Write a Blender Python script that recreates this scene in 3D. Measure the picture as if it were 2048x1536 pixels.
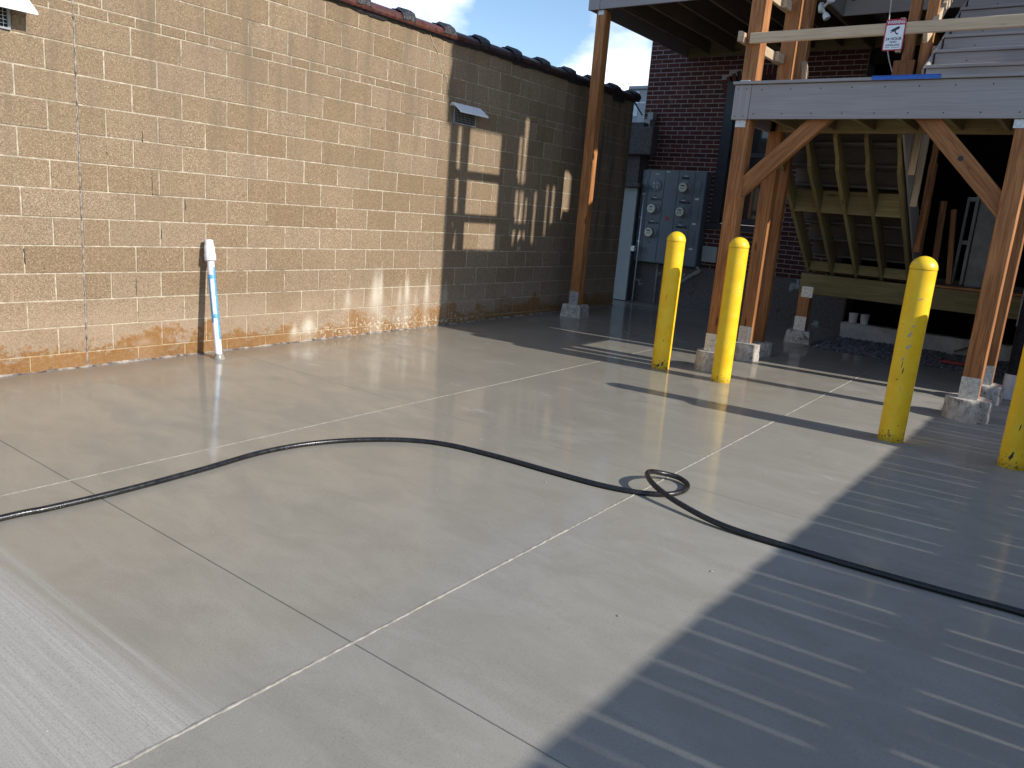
import bpy, bmesh, math, random
from mathutils import Vector, Matrix
random.seed(7)
for o in list(bpy.data.objects): bpy.data.objects.remove(o)
S = bpy.context.scene
COL = S.collection

# ------------------------------------------------------------------ camera
cam_d = bpy.data.cameras.new("camera"); cam = bpy.data.objects.new("camera", cam_d); COL.objects.link(cam)
cam_d.sensor_width = 36; cam_d.lens = 27.11; cam_d.clip_start = .05; cam_d.clip_end = 2000
Rv = Vector((0.60244462, -0.79415995, 0.07981519)); Uv = Vector((0.12789469, 0.19475669, 0.97247765)); Fv = Vector((0.78784734, 0.57565599, -0.21889896))
cam.matrix_world = Matrix(((Rv.x, Uv.x, -Fv.x, -2.7668), (Rv.y, Uv.y, -Fv.y, -6.1233), (Rv.z, Uv.z, -Fv.z, 1.3322), (0, 0, 0, 1)))
S.camera = cam

# ------------------------------------------------------------------ sky and sun
SUN_EL = math.radians(30.5); SUN_S = 0.090
W = bpy.data.worlds.new("World"); S.world = W; W.use_nodes = True
wn = W.node_tree.nodes; wl = W.node_tree.links; wn.clear()
wo = wn.new('ShaderNodeOutputWorld'); wb = wn.new('ShaderNodeBackground'); sky = wn.new('ShaderNodeTexSky')
sky.sky_type = 'NISHITA'; sky.sun_disc = False; sky.sun_elevation = SUN_EL
sky.sun_rotation = math.pi - math.atan(SUN_S); sky.air_density = 1.0; sky.dust_density = .3; sky.ozone_density = 2.6
wb.inputs[1].default_value = .15
tc = wn.new('ShaderNodeTexCoord'); mp = wn.new('ShaderNodeMapping'); mp.inputs['Scale'].default_value = (1, 1, 2.2)
mp.inputs['Location'].default_value = (.15, .42, .08)
nz = wn.new('ShaderNodeTexNoise'); nz.inputs['Scale'].default_value = 4.2; nz.inputs['Detail'].default_value = 7; nz.inputs['Roughness'].default_value = .55
cr = wn.new('ShaderNodeValToRGB'); cr.color_ramp.elements[0].position = .56; cr.color_ramp.elements[1].position = .76
cr.color_ramp.elements[1].color = (.8, .8, .8, 1)
mx = wn.new('ShaderNodeMix'); mx.data_type = 'RGBA'; mx.inputs[7].default_value = (9.5, 9.6, 9.8, 1)
wl.new(tc.outputs['Generated'], mp.inputs[0]); wl.new(mp.outputs[0], nz.inputs[0]); 
clsum = nz.outputs[0]
for cd_, c0, c1, amt in ((((0.6995, 0.683, 0.2102)), .9965, .9999, .21), (((0.8431, 0.5121, 0.1638)), .9965, .9999, .20)):
    vd = wn.new('ShaderNodeVectorMath'); vd.operation = 'DOT_PRODUCT'; vd.inputs[1].default_value = cd_; wl.new(tc.outputs['Generated'], vd.inputs[0])
    mr = wn.new('ShaderNodeMapRange'); mr.interpolation_type = 'SMOOTHSTEP'; wl.new(vd.outputs['Value'], mr.inputs[0])
    for i_, q_ in enumerate((c0, c1, 0., amt)): mr.inputs[i_ + 1].default_value = q_
    ad = wn.new('ShaderNodeMath'); wl.new(clsum, ad.inputs[0]); wl.new(mr.outputs[0], ad.inputs[1]); clsum = ad.outputs[0]
wl.new(clsum, cr.inputs[0])
wl.new(cr.outputs[0], mx.inputs[0]); wl.new(sky.outputs[0], mx.inputs[6]); wl.new(mx.outputs[2], wb.inputs[0]); wl.new(wb.outputs[0], wo.inputs[0])
sd = bpy.data.lights.new("sun", 'SUN'); sd.energy = 4.4; sd.angle = math.radians(.53); sd.color = (1, .955, .885)
sun = bpy.data.objects.new("sun", sd); COL.objects.link(sun); sun.location = (4, -20, 14)
hv = Vector((SUN_S, -1, 0)).normalized()
to_sun = (hv * math.cos(SUN_EL) + Vector((0, 0, math.sin(SUN_EL)))).normalized()
sun.rotation_euler = to_sun.to_track_quat('Z', 'Y').to_euler()
S.view_settings.view_transform = 'Standard'; S.view_settings.look = 'None'; S.view_settings.exposure = .35; S.view_settings.gamma = 1
S.view_settings.use_curve_mapping = False
S.render.engine = 'CYCLES'

# ------------------------------------------------------------------ material helpers
class NT:
    def __init__(s, name):
        s.m = bpy.data.materials.new(name); s.m.use_nodes = True; s.t = s.m.node_tree; s.t.nodes.clear()
        s.out = s.t.nodes.new('ShaderNodeOutputMaterial'); s.b = s.t.nodes.new('ShaderNodeBsdfPrincipled')
        s.t.links.new(s.b.outputs[0], s.out.inputs[0])
    def n(s, k): return s.t.nodes.new('ShaderNode' + k)
    def put(s, v, sock):
        if isinstance(v, bpy.types.NodeSocket): s.t.links.new(v, sock)
        elif isinstance(v, (tuple, list)): sock.default_value = tuple(v) + ((1,) if len(v) == 3 and len(sock.default_value) == 4 else ())
        else: sock.default_value = v
    def math(s, op, a, b=0., c=0., clamp=False):
        n = s.n('Math'); n.operation = op; n.use_clamp = clamp
        for i, v in enumerate((a, b, c)): s.put(v, n.inputs[i])
        return n.outputs[0]
    def mix(s, f, a, b, mode='MIX'):
        n = s.n('Mix'); n.data_type = 'RGBA'; n.blend_type = mode; s.put(f, n.inputs[0]); s.put(a, n.inputs[6]); s.put(b, n.inputs[7]); return n.outputs[2]
    def ramp(s, v, lo, hi, a=0., b=1., smooth=True):
        n = s.n('MapRange'); n.interpolation_type = 'SMOOTHSTEP' if smooth else 'LINEAR'
        for i, q in enumerate((v, lo, hi, a, b)): s.put(q, n.inputs[i])
        return n.outputs[0]
    def pos(s): return s.n('NewGeometry').outputs['Position']
    def obj(s): return s.n('TexCoord').outputs['Object']
    def rnd(s): return s.n('ObjectInfo').outputs['Random']
    def xyz(s, v):
        n = s.n('SeparateXYZ'); s.put(v, n.inputs[0]); return n.outputs
    def map(s, v, sc=(1, 1, 1), loc=None):
        n = s.n('Mapping'); s.put(v, n.inputs[0]); n.inputs['Scale'].default_value = sc
        if loc is not None: s.put(loc, n.inputs['Location'])
        return n.outputs[0]
    def noise(s, v, sc, det=4., ro=.55, dist=0.):
        n = s.n('TexNoise'); s.put(v, n.inputs[0]); n.inputs['Scale'].default_value = sc; n.inputs['Detail'].default_value = det
        n.inputs['Roughness'].default_value = ro; n.inputs['Distortion'].default_value = dist; return n.outputs[0]
    def voro(s, v, sc, out='Distance', f='F1'):
        n = s.n('TexVoronoi'); s.put(v, n.inputs[0]); n.inputs['Scale'].default_value = sc; n.feature = f; return n.outputs[out]
    def vadd(s, v, w):
        n = s.n('VectorMath'); n.operation = 'ADD'; s.put(v, n.inputs[0]); s.put(w, n.inputs[1]); return n.outputs[0]
    def comb(s, x, y, z):
        n = s.n('CombineXYZ'); s.put(x, n.inputs[0]); s.put(y, n.inputs[1]); s.put(z, n.inputs[2]); return n.outputs[0]
    def bump(s, h, st, d=.01):
        n = s.n('Bump'); s.put(h, n.inputs['Height']); n.inputs['Strength'].default_value = st; n.inputs['Distance'].default_value = d
        s.t.links.new(n.outputs[0], s.b.inputs['Normal'])
    def set(s, **k):
        for a, v in k.items(): s.put(v, s.b.inputs[a.replace('_', ' ')])
        return s

def wood(name, c1, c2, rough=.65, knot=.7, grain=1., spec=.3):
    t = NT(name); o = t.obj(); r = t.math('MULTIPLY', t.rnd(), 37.)
    off = t.comb(r, t.math('MULTIPLY', r, 1.7), t.math('MULTIPLY', r, .6)); v = t.vadd(o, off)
    g1 = t.noise(t.map(v, (1.6, 26, 26)), 1.6, 5, .6, .8); g2 = t.noise(t.map(v, (3, 190, 190)), 1.2, 3, .5)
    gr = t.math('ADD', t.math('MULTIPLY', g1, .7), t.math('MULTIPLY', g2, .3))
    c = t.mix(t.ramp(gr, .34, .66), c1, c2)
    c = t.mix(t.ramp(t.noise(v, 1.3, 2), .3, .75, 0, .35), c, tuple(x * .62 for x in c1))
    kn = t.voro(t.map(v, (2.1, 9, 9)), 1.15); kx = t.noise(v, 2.3, 1)
    km = t.math('MULTIPLY', t.ramp(kn, .10, .17, 1, 0), t.ramp(kx, .44, .50))
    c = t.mix(t.math('MULTIPLY', km, knot), c, tuple(x * .16 for x in c1))
    c = t.mix(t.math('MULTIPLY', t.math('SUBTRACT', t.rnd(), .5), .0), c, c)
    hs = t.n('HueSaturation'); t.put(c, hs.inputs['Color']); t.put(t.ramp(t.rnd(), 0, 1, .82, 1.15, False), hs.inputs['Value'])
    t.set(Base_Color=hs.outputs[0], Roughness=rough, Specular_IOR_Level=spec); t.bump(gr, .35 * grain, .004); return t.m

def plain(name, c, rough=.5, metal=0., var=.12, sc=9., bump=0., spec=.5):
    t = NT(name); o = t.vadd(t.obj(), t.comb(t.math('MULTIPLY', t.rnd(), 9.), 0., 0.)); n = t.noise(o, sc, 5, .6)
    cc = t.mix(t.ramp(n, .3, .7), tuple(x * (1 - var) for x in c), tuple(min(1, x * (1 + var)) for x in c))
    t.set(Base_Color=cc, Roughness=t.ramp(n, .2, .8, max(.03, rough - .1), min(1, rough + .1)), Metallic=metal, Specular_IOR_Level=spec)
    if bump: t.bump(t.noise(o, sc * 8, 4), bump, .004)
    return t.m

M = {}
M['post'] = wood('stained_cedar', (.235, .088, .029), (.50, .222, .082), .62, .75)
M['treated'] = wood('treated_pine', (.19, .15, .065), (.30, .24, .115), .7, .6)
M['pine'] = wood('raw_pine', (.50, .36, .23), (.64, .50, .35), .7, .6)
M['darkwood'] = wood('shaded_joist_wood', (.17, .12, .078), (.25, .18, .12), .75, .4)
M['fence'] = wood('fence_wood', (.25, .17, .10), (.36, .26, .16), .75, .6)
t = NT('grey_composite'); v = t.vadd(t.obj(), t.comb(t.math('MULTIPLY', t.rnd(), 19.), 0., 0.))
g = t.noise(t.map(v, (1.2, 60, 60)), 2.2, 5, .6); c = t.mix(t.ramp(g, .3, .7), (.30, .275, .275), (.375, .35, .35))
c = t.mix(t.ramp(t.noise(v, 1.7, 3), .35, .75, 0, .3), c, (.28, .25, .24))
t.set(Base_Color=c, Roughness=.62, Specular_IOR_Level=.35); t.bump(g, .3, .002); M['composite'] = t.m
M['riser_shaded'] = wood('shade_dark_riser_board', (.075, .06, .052), (.115, .094, .084), .75, .2)  # composite boards darkened to paint in the shade under the lower flight
M['tread_shaded'] = wood('shade_dark_tread_board', (.12, .105, .098), (.165, .148, .14), .7, .1)  # same painted-in shade, a step lighter so tread edges show
M['galv'] = plain('galvanised_steel', (.55, .56, .57), .38, .6, .22, 40)
M['whitemetal'] = plain('white_painted_metal', (.78, .80, .80), .42, 0, .04, 14)
M['bolt'] = plain('bolt_steel', (.45, .45, .45), .4, .8)
M['dark'] = plain('dark_void', (.012, .011, .011), .9, 0, .3, 3)
M['screw'] = plain('screw_head', (.03, .026, .025), .6)
M['blue_tape'] = plain('blue_tape', (.03, .13, .52), .55, 0, .12, 30)
M['pale_blue'] = plain('painters_tape', (.10, .33, .62), .5, 0, .2, 30)
M['pvc'] = plain('white_pvc', (.76, .75, .77), .32, 0, .08, 12)
M['label_red'] = plain('red_label', (.5, .03, .03), .5)
M['black_rubber'] = plain('black_hose_rubber', (.012, .012, .013), .28, 0, .4, 30, .15)
M['corrugated'] = plain('black_drain_pipe', (.016, .016, .018), .45, 0, .3, 20)
M['box_grey'] = plain('meter_cabinet_grey', (.145, .172, .20), .42, 0, .08, 5)
M['box_seam'] = plain('cabinet_seam', (.03, .04, .05), .6)
M['meter_ring'] = plain('meter_ring', (.30, .31, .30), .35, .3)
M['meter_face'] = plain('meter_face', (.60, .61, .50), .4)
M['meter_dark'] = plain('meter_dark', (.025, .025, .028), .4)
M['label_white'] = plain('white_label', (.62, .63, .65), .6)
M['navy'] = plain('navy_window_frame', (.012, .016, .028), .4)
M['door'] = plain('grey_steel_door', (.28, .30, .305), .5, 0, .08, 3)
M['stucco'] = plain('dark_stucco', (.085, .075, .078), .9, 0, .35, 28, .6)
M['cable'] = plain('white_cable', (.55, .53, .48), .5)
M['black_cable'] = plain('black_cable', (.012, .012, .012), .5)
M['far_wall'] = plain('far_grey_siding', (.36, .39, .43), .7, 0, .06, 2)
M['far_win'] = plain('far_window', (.62, .72, .80), .15)
M['sign_white'] = plain('sign_white', (.80, .82, .86), .4, 0, .02)
M['sign_red'] = plain('sign_red', (.42, .022, .05), .4, 0, .08)
M['sign_black'] = plain('sign_black', (.02, .022, .04), .5)
M['light_white'] = plain('lamp_white', (.72, .74, .76), .35, 0, .03)
M['panel_grey'] = plain('weathered_plywood', (.26, .255, .23), .8, 0, .2, 6, .2)
M['gravel'] = plain('gravel_stone', (.17, .17, .18), .85, 0, .6, 30)
M['red'] = plain('red_plastic', (.35, .03, .03), .5)
t = NT('window_glass'); t.set(Base_Color=(.03, .035, .04), Roughness=.04, Specular_IOR_Level=.8); M['glass'] = t.m

# coping: glazed terracotta, tarred black in places, darker overall toward the far end
t = NT('glazed_terracotta'); q = t.pos(); X = t.xyz(q)
n = t.noise(q, 7, 5, .6); f = t.math('ADD', t.ramp(X[0], 3.9, 4.6), t.ramp(n, .5, .62, 0, .55), clamp=True)
c = t.mix(t.ramp(t.noise(q, 22, 4), .3, .7), (.055, .021, .016), (.115, .040, .029)); c = t.mix(t.math('MULTIPLY', f, .85), c, (.03, .022, .022))
t.set(Base_Color=c, Roughness=t.ramp(n, .3, .7, .22, .5)); t.bump(t.noise(q, 30, 3), .2, .004); M['coping'] = t.m
t = NT('black_tar'); q = t.pos(); n = t.noise(q, 30, 4)
t.set(Base_Color=t.mix(n, (.012, .012, .014), (.045, .042, .045)), Roughness=.45); t.bump(n, .7, .02); M['tar'] = t.m

# block wall stain masks in world space (x along the wall, z up)
def stains(t, c, wetcol, strength=1.):
    q = t.pos(); X = t.xyz(q); base = t.math('SUBTRACT', X[2], t.math('MULTIPLY_ADD', X[0], .0115, -.118))
    nb = t.noise(t.map(q, (1.3, 1, 1.6)), 2.4, 6, .62); nf = t.noise(q, 26, 4, .6)
    lvl = t.math('ADD', t.math('MULTIPLY_ADD', nb, .95, -.29), t.math('MULTIPLY_ADD', nf, .34, -.17))
    damp = t.math('MULTIPLY', t.ramp(t.math('SUBTRACT', base, lvl), -.07, .05, 1, 0), t.ramp(nf, .3, .65, .72, 1))
    pale = t.math('MULTIPLY', t.ramp(base, .22, .62, 1, 0), t.ramp(nb, .3, .6, .25, .8))
    c = t.mix(t.math('MULTIPLY', pale, .55), c, (.42, .315, .225)); c = t.mix(t.math('MULTIPLY', damp, strength), c, t.mix(1., c, wetcol, 'MULTIPLY'))
    # white lime runs
    tot = None
    for xi, w, z0, z1, a in ((2.62, .05, .18, .48, .45), (3.0, .085, .1, .70, .8), (3.08, .035, .2, .78, .6), (3.37, .04, .15, .55, .45), (3.48, .045, .18, .62, .8),
                             (3.62, .03, .15, .42, .3), (3.80, .045, .16, .66, .75), (4.12, .06, .1, .55, .45), (1.95, .05, -.05, .12, .7), (2.12, .10, -.05, .2, .8), (.45, .08, .0, .1, .2)):
        d = t.math('DIVIDE', t.math('SUBTRACT', X[0], t.math('MULTIPLY_ADD', nf, .03, xi - .015)), t.ramp(X[2], z0, z1, w * 1.15, w * .22, False))
        e = t.math('POWER', 2.718, t.math('MULTIPLY', t.math('MULTIPLY', d, d), -1.))
        zz = t.math('MULTIPLY', t.ramp(X[2], z0, z0 + (z1 - z0) * .4, .35, 1), t.ramp(X[2], z0 + (z1 - z0) * .35, z1, 1, 0))
        e = t.math('MULTIPLY', t.math('MULTIPLY', e, zz), a); tot = e if tot is None else t.math('ADD', tot, e)
    spl = t.math('MULTIPLY', t.math('MULTIPLY', t.ramp(nf, .52, .62), t.ramp(base, .08, .30, 1, 0)), t.math('MULTIPLY', t.ramp(X[0], 1.6, 2.6), t.ramp(X[0], 4.2, 5.6, .75, .1)))
    tot = t.math('ADD', tot, t.math('MULTIPLY', spl, .8), clamp=True)
    c = t.mix(tot, c, (.60, .54, .43))
    # grey run-off from the coping, upper wall
    gs = t.noise(t.map(q, (4.2, 1, .5)), 1.4, 4, .6)
    gm = t.math('MULTIPLY', t.ramp(gs, .46, .70, .12, 1), t.math('MULTIPLY', t.ramp(X[2], .7, 2.3), .72))
    c = t.mix(gm, c, (.165, .128, .085))
    dk = t.math('MULTIPLY', t.ramp(gs, .45, .7), t.math('MULTIPLY', t.ramp(X[0], 5.6, 7.8), t.ramp(X[2], .3, 1.4, 0, .6)))  # blotchy darkening toward the far end of the wall
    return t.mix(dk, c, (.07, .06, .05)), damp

t = NT('exposed_aggregate_block'); q = t.pos()
s1 = t.xyz(t.voro(q, 160, 'Color'))[0]; s2 = t.xyz(t.voro(t.vadd(q, (3.3, 1.7, .4)), 92, 'Color'))[1]; d2 = t.voro(t.vadd(q, (3.3, 1.7, .4)), 92)
c = t.mix(s1, (.170, .116, .067), (.345, .242, .148)); peb = t.math('MULTIPLY', t.ramp(s2, .74, .80), t.ramp(d2, .35, .5, 1, 0))
c = t.mix(t.math('MULTIPLY', peb, .8), c, (.54, .43, .30)); pit = t.math('MULTIPLY', t.ramp(s2, .16, .10), t.ramp(d2, .3, .5, 1, 0)); c = t.mix(t.math('MULTIPLY', pit, .7), c, (.095, .058, .034))
hs = t.n('HueSaturation'); t.put(c, hs.inputs['Color']); t.put(t.ramp(t.rnd(), 0, 1, .86, 1.06, False), hs.inputs['Value']); t.put(t.ramp(t.rnd(), 0, 1, 1.03, .9, False), hs.inputs['Saturation'])
c = t.mix(t.ramp(t.noise(q, 1.1, 3), .35, .7, 0, .25), hs.outputs[0], (.16, .12, .08))
c, damp = stains(t, c, (.74, .49, .22))
t.set(Base_Color=c, Roughness=t.math('SUBTRACT', .93, t.math('MULTIPLY', damp, .35)), Specular_IOR_Level=.25)
t.bump(t.math('ADD', t.math('MULTIPLY', s1, .5), t.math('MULTIPLY', peb, .6)), .45, .004); M['block'] = t.m
t = NT('cream_mortar'); q = t.pos(); n = t.noise(q, 18, 5, .6)
c = t.mix(t.ramp(n, .35, .7), (.32, .27, .195), (.54, .47, .36)); c = t.mix(t.ramp(t.noise(t.map(q, (1, 1, 3)), 3.1, 3), .60, .68, 0, .7), c, (.12, .10, .08))
c, damp = stains(t, c, (.80, .62, .36), .8)
t.set(Base_Color=c, Roughness=.92, Specular_IOR_Level=.2); t.bump(n, .5, .006); M['mortar'] = t.m
t = NT('control_joint_sealant'); q = t.pos(); n = t.noise(q, 14, 5)
t.set(Base_Color=t.mix(t.ramp(n, .35, .65), (.07, .055, .045), (.36, .31, .26)), Roughness=.8); t.bump(n, .5, .006); M['joint'] = t.m

# brick
t = NT('dark_red_brick'); q = t.pos(); n = t.noise(q, 40, 5, .6)
c = t.mix(t.rnd(), (.058, .022, .021), (.125, .042, .036)); c = t.mix(t.ramp(n, .3, .75, 0, .55), c, (.06, .022, .02))
c = t.mix(t.ramp(t.noise(q, 3.2, 6, .7), .62, .74, 0, .35), c, (.28, .22, .20))
t.set(Base_Color=c, Roughness=.88, Specular_IOR_Level=.25); t.bump(n, .5, .004); M['brick'] = t.m
t = NT('brick_mortar'); q = t.pos(); n = t.noise(q, 25, 5); t.set(Base_Color=t.mix(n, (.27, .235, .23), (.44, .385, .375)), Roughness=.95); t.bump(n, .4, .004); M['bmortar'] = t.m
t = NT('peeling_foundation'); q = t.pos(); n = t.noise(q, 2.6, 8, .68); n2 = t.noise(q, 45, 4)
c = t.mix(t.ramp(n2, .3, .7), (.085, .072, .068), (.17, .15, .145)); c = t.mix(t.ramp(n, .60, .63), c, (.36, .355, .36)); c = t.mix(t.ramp(n, .40, .34, 0, .7), c, (.04, .035, .033))
t.set(Base_Color=c, Roughness=.92); t.bump(t.math('ADD', n2, t.math('MULTIPLY', n, 2.)), .6, .012); M['foundation'] = t.m

# yellow bollard paint
t = NT('yellow_bollard_paint'); q = t.obj(); X = t.xyz(q); r = t.comb(t.math('MULTIPLY', t.rnd(), 31.), 0., 0.); v = t.vadd(q, r)
n = t.noise(v, 55, 4, .6); n2 = t.noise(v, 9, 4, .6)
low = t.ramp(X[2], .02, .20, .12, 0)
chip = t.ramp(t.math('ADD', n, low), .70, .72)
scuff = t.math('MULTIPLY', t.ramp(n2, .60, .68), t.ramp(t.noise(t.map(v, (60, 60, 9)), 2, 4), .55, .65))
c = t.mix(t.ramp(n2, .3, .7), (.90, .53, .012), (.95, .62, .022)); c = t.mix(t.math('MULTIPLY', scuff, .75), c, (.36, .33, .25))
c = t.mix(t.ramp(X[2], .0, .09, .55, 0), c, (.22, .14, .02)); c = t.mix(chip, c, (.05, .035, .02))
t.set(Base_Color=c, Roughness=t.ramp(n2, .3, .7, .33, .5)); t.bump(t.math('ADD', n2, t.math('MULTIPLY', chip, -2.)), .12, .004); M['yellow'] = t.m

# pier concrete
t = NT('spalled_pier_concrete'); q = t.pos(); n = t.noise(q, 11, 7, .7); n2 = t.noise(t.map(q, (1, 1, .6)), 22, 4)
c = t.mix(t.ramp(n2, .3, .7), (.33, .29, .24), (.58, .54, .48)); c = t.mix(t.ramp(n, .56, .64, 0, .75), c, (.08, .07, .058))
t.set(Base_Color=c, Roughness=.93); t.bump(t.math('ADD', n, n2), .7, .012); M['pier'] = t.m
t = NT('kerb_concrete'); q = t.pos(); n = t.noise(q, 6, 7, .7)
t.set(Base_Color=t.mix(t.ramp(n, .3, .7), (.40, .385, .38), (.60, .58, .57)), Roughness=.9); t.bump(n, .4, .01); M['kerb'] = t.m
M['scuff'] = plain('grey_scrape', (.46, .41, .26), .7, 0, .2, 60)
M['rustmark'] = plain('rust_mark', (.45, .20, .03), .7)

# wet, broom-finished concrete paving
t = NT('wet_concrete'); q = t.pos(); X = t.xyz(q)
big = t.noise(q, .75, 5, .55); mid = t.noise(t.map(q, (1.6, .7, 1)), 3.2, 6, .62, .6); fine = t.noise(q, 190, 3, .6); agg = t.noise(q, 38, 4, .65)
brm = t.noise(t.map(q, (120, 1.3, 1)), 1.5, 4, .6); brm2 = t.noise(t.map(q, (26, .5, 1)), 1.1, 4, .65)
# dry strip left of x=-1.69 above the bright joint
edge = t.math('ADD', X[0], t.math('MULTIPLY_ADD', brm2, .26, -.13))
dry = t.math('MULTIPLY', t.ramp(edge, -1.80, -1.60, 1, 0), t.ramp(X[1], -4.375, -4.36))
dry2 = t.math('MULTIPLY', t.ramp(t.math('ADD', t.math('MULTIPLY', big, .7), t.math('MULTIPLY', mid, .45)), .60, .78, 0, .36), t.ramp(X[1], -2.6, -3.6))
dry2 = t.math('MULTIPLY', dry2, t.ramp(edge, -1.7, -1.2))
wall_damp = t.math('MULTIPLY', t.ramp(t.math('ADD', X[1], t.math('MULTIPLY', mid, .22)), -.30, .03, 0, .6), t.ramp(X[0], 6, 8, 1, .3))
c = t.mix(t.ramp(mid, .28, .72), (.250, .228, .182), (.308, .284, .232))
c = t.mix(t.ramp(big, .35, .65, 0, .3), c, (.262, .244, .208))
c = t.mix(t.ramp(X[1], -3.0, -5.2, 0, .55), c, t.mix(t.ramp(mid, .3, .7), (.252, .238, .204), (.300, .286, .250)))
c = t.mix(dry2, c, (.335, .322, .292)); c = t.mix(wall_damp, c, (.17, .155, .13))
dc = t.mix(t.ramp(brm, .3, .72), (.345, .325, .287), (.42, .40, .355)); dc = t.mix(t.ramp(brm2, .35, .7, 0, .5), dc, (.325, .305, .27)); c = t.mix(dry, c, dc)
c = t.mix(t.ramp(brm, .56, .72, 0, .14), c, (.36, .35, .32))
c = t.mix(t.math('MULTIPLY', t.ramp(fine, .52, .66), .42), c, (.15, .135, .112)); c = t.mix(t.math('MULTIPLY', t.ramp(agg, .66, .74), .22), c, (.55, .53, .48))
# chalky scuffs and drips
sc_ = t.math('MULTIPLY', t.ramp(t.noise(t.map(q, (2.5, .9, 1)), 1.5, 7, .7), .60, .74), t.ramp(X[0], .6, 1.6)); c = t.mix(t.math('MULTIPLY', sc_, .6), c, (.50, .485, .45))
wet = t.math('MULTIPLY', t.math('SUBTRACT', 1., t.math('MAXIMUM', dry, t.math('MULTIPLY', dry2, 1.4), ), clamp=True), t.ramp(X[1], -5.4, -3.2, .2, 1))
wet = t.math('MULTIPLY', wet, t.ramp(t.math('ADD', t.math('MULTIPLY', big, .5), t.math('MULTIPLY', mid, .5)), .36, .56, .35, 1))
t.set(Base_Color=c, Roughness=t.math('SUBTRACT', .82, t.math('MULTIPLY', wet, .34)), Specular_IOR_Level=.4, Coat_Weight=t.math('MULTIPLY', wet, .95), Coat_IOR=1.33)
t.put(t.ramp(t.math('ADD', t.math('MULTIPLY', mid, .6), t.math('MULTIPLY', brm2, .4)), .35, .62, .03, .13), t.b.inputs['Coat Roughness'])
hgt = t.math('ADD', t.math('ADD', t.math('MULTIPLY', brm, t.ramp(dry, 0, 1, .35, 1.1)), t.math('MULTIPLY', fine, .35)), t.math('MULTIPLY', agg, .3))
t.bump(hgt, .22, .003)
wb2 = t.n('Bump'); t.put(t.math('ADD', t.noise(q, 5, 3), t.math('MULTIPLY', agg, .12)), wb2.inputs['Height']); wb2.inputs['Strength'].default_value = .10; wb2.inputs['Distance'].default_value = .01
t.t.links.new(wb2.outputs[0], t.b.inputs['Coat Normal']); M['concrete'] = t.m
t = NT('pale_joint_mortar'); q = t.pos(); n = t.noise(q, 30, 5, .65)
t.set(Base_Color=t.mix(t.ramp(n, .3, .7), (.22, .205, .172), (.40, .375, .32)), Roughness=.85); t.bump(n, .6, .006); M['bead'] = t.m
t = NT('ground_soil'); q = t.pos(); n = t.noise(q, 3, 6); t.set(Base_Color=t.mix(n, (.05, .045, .04), (.10, .09, .08)), Roughness=.95); M['soil'] = t.m
t = NT('shade_painted_interior'); q = t.pos(); t.set(Base_Color=t.mix(t.noise(q, 4, 4), (.010, .009, .009), (.022, .02, .02)), Roughness=.95, Specular_IOR_Level=.1); M['interior'] = t.m
t = NT('pvc_blue_print'); M['pvc_blue'] = M['pale_blue']

# ------------------------------------------------------------------ geometry helpers
def gz(x): return -.118 + .0115 * max(-9, min(9.4, x))
def meta(o, label=None, cat=None, group=None, kind=None):
    if label: o['label'] = label
    if cat: o['category'] = cat
    if group: o['group'] = group
    if kind: o['kind'] = kind
    return o
def thing(name, loc, label, cat, group=None):
    o = bpy.data.objects.new(name, None); COL.objects.link(o); o.location = loc; o.empty_display_size = .1
    return meta(o, label, cat, group)
def wloc(o):
    l = Vector(o.location)
    while o.parent: o = o.parent; l += Vector(o.location)
    return l
def link(name, me, mat, parent=None, mw=None):
    o = bpy.data.objects.new(name, me); COL.objects.link(o)
    if mat and not me.materials: me.materials.append(mat)
    mw = mw or Matrix()
    if parent:
        o.parent = parent; p = parent; chain = Matrix()
        while p: chain = p.matrix_basis @ chain; p = p.parent
        o.matrix_basis = chain.inverted() @ mw
    else: o.matrix_basis = mw
    return o
_cache = {}
def box_mesh(l, w, h, bev, mat, seg=1):
    k = (round(l, 4), round(w, 4), round(h, 4), bev, mat.name, seg)
    if k in _cache: return _cache[k]
    bm = bmesh.new(); bmesh.ops.create_cube(bm, size=1); bmesh.ops.scale(bm, vec=(l, w, h), verts=bm.verts)
    if bev: bmesh.ops.bevel(bm, geom=bm.edges[:], offset=min(bev, l * .3, w * .3, h * .3), segments=seg, affect='EDGES', profile=.5)
    me = bpy.data.meshes.new('box'); bm.to_mesh(me); bm.free(); me.materials.append(mat); _cache[k] = me; return me
def bx(name, lo, hi, mat, parent=None, bev=.004):
    """axis-aligned board; local X runs along its longest side so the grain follows it"""
    lo = Vector(lo); hi = Vector(hi); d = hi - lo; c = (lo + hi) / 2; ax = max(range(3), key=lambda i: d[i])
    if ax == 0: m = box_mesh(d.x, d.y, d.z, bev, M[mat]); R = Matrix()
    elif ax == 1: m = box_mesh(d.y, d.x, d.z, bev, M[mat]); R = Matrix.Rotation(math.pi / 2, 4, 'Z')
    else: m = box_mesh(d.z, d.y, d.x, bev, M[mat]); R = Matrix.Rotation(-math.pi / 2, 4, 'Y')
    return link(name, m, None, parent, Matrix.Translation(c) @ R)
def bar(name, p0, p1, w, h, mat, parent=None, side=(0, 1, 0), bev=.004):
    """board from p0 to p1; w measured along side, h across"""
    p0 = Vector(p0); p1 = Vector(p1); x = (p1 - p0).normalized(); y = Vector(side); y = (y - x * y.dot(x)).normalized(); z = x.cross(y)
    R = Matrix((x, y, z)).transposed().to_4x4(); R.translation = (p0 + p1) / 2
    return link(name, box_mesh((p1 - p0).length, w, h, bev, M[mat]), None, parent, R)
def from_py(name, v, f, mat, parent=None, smooth=False, mw=None):
    me = bpy.data.meshes.new(name); me.from_pydata([tuple(x) for x in v], [], f); me.update()
    if smooth:
        for p in me.polygons: p.use_smooth = True
    return link(name, me, M[mat], parent, mw)
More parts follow.
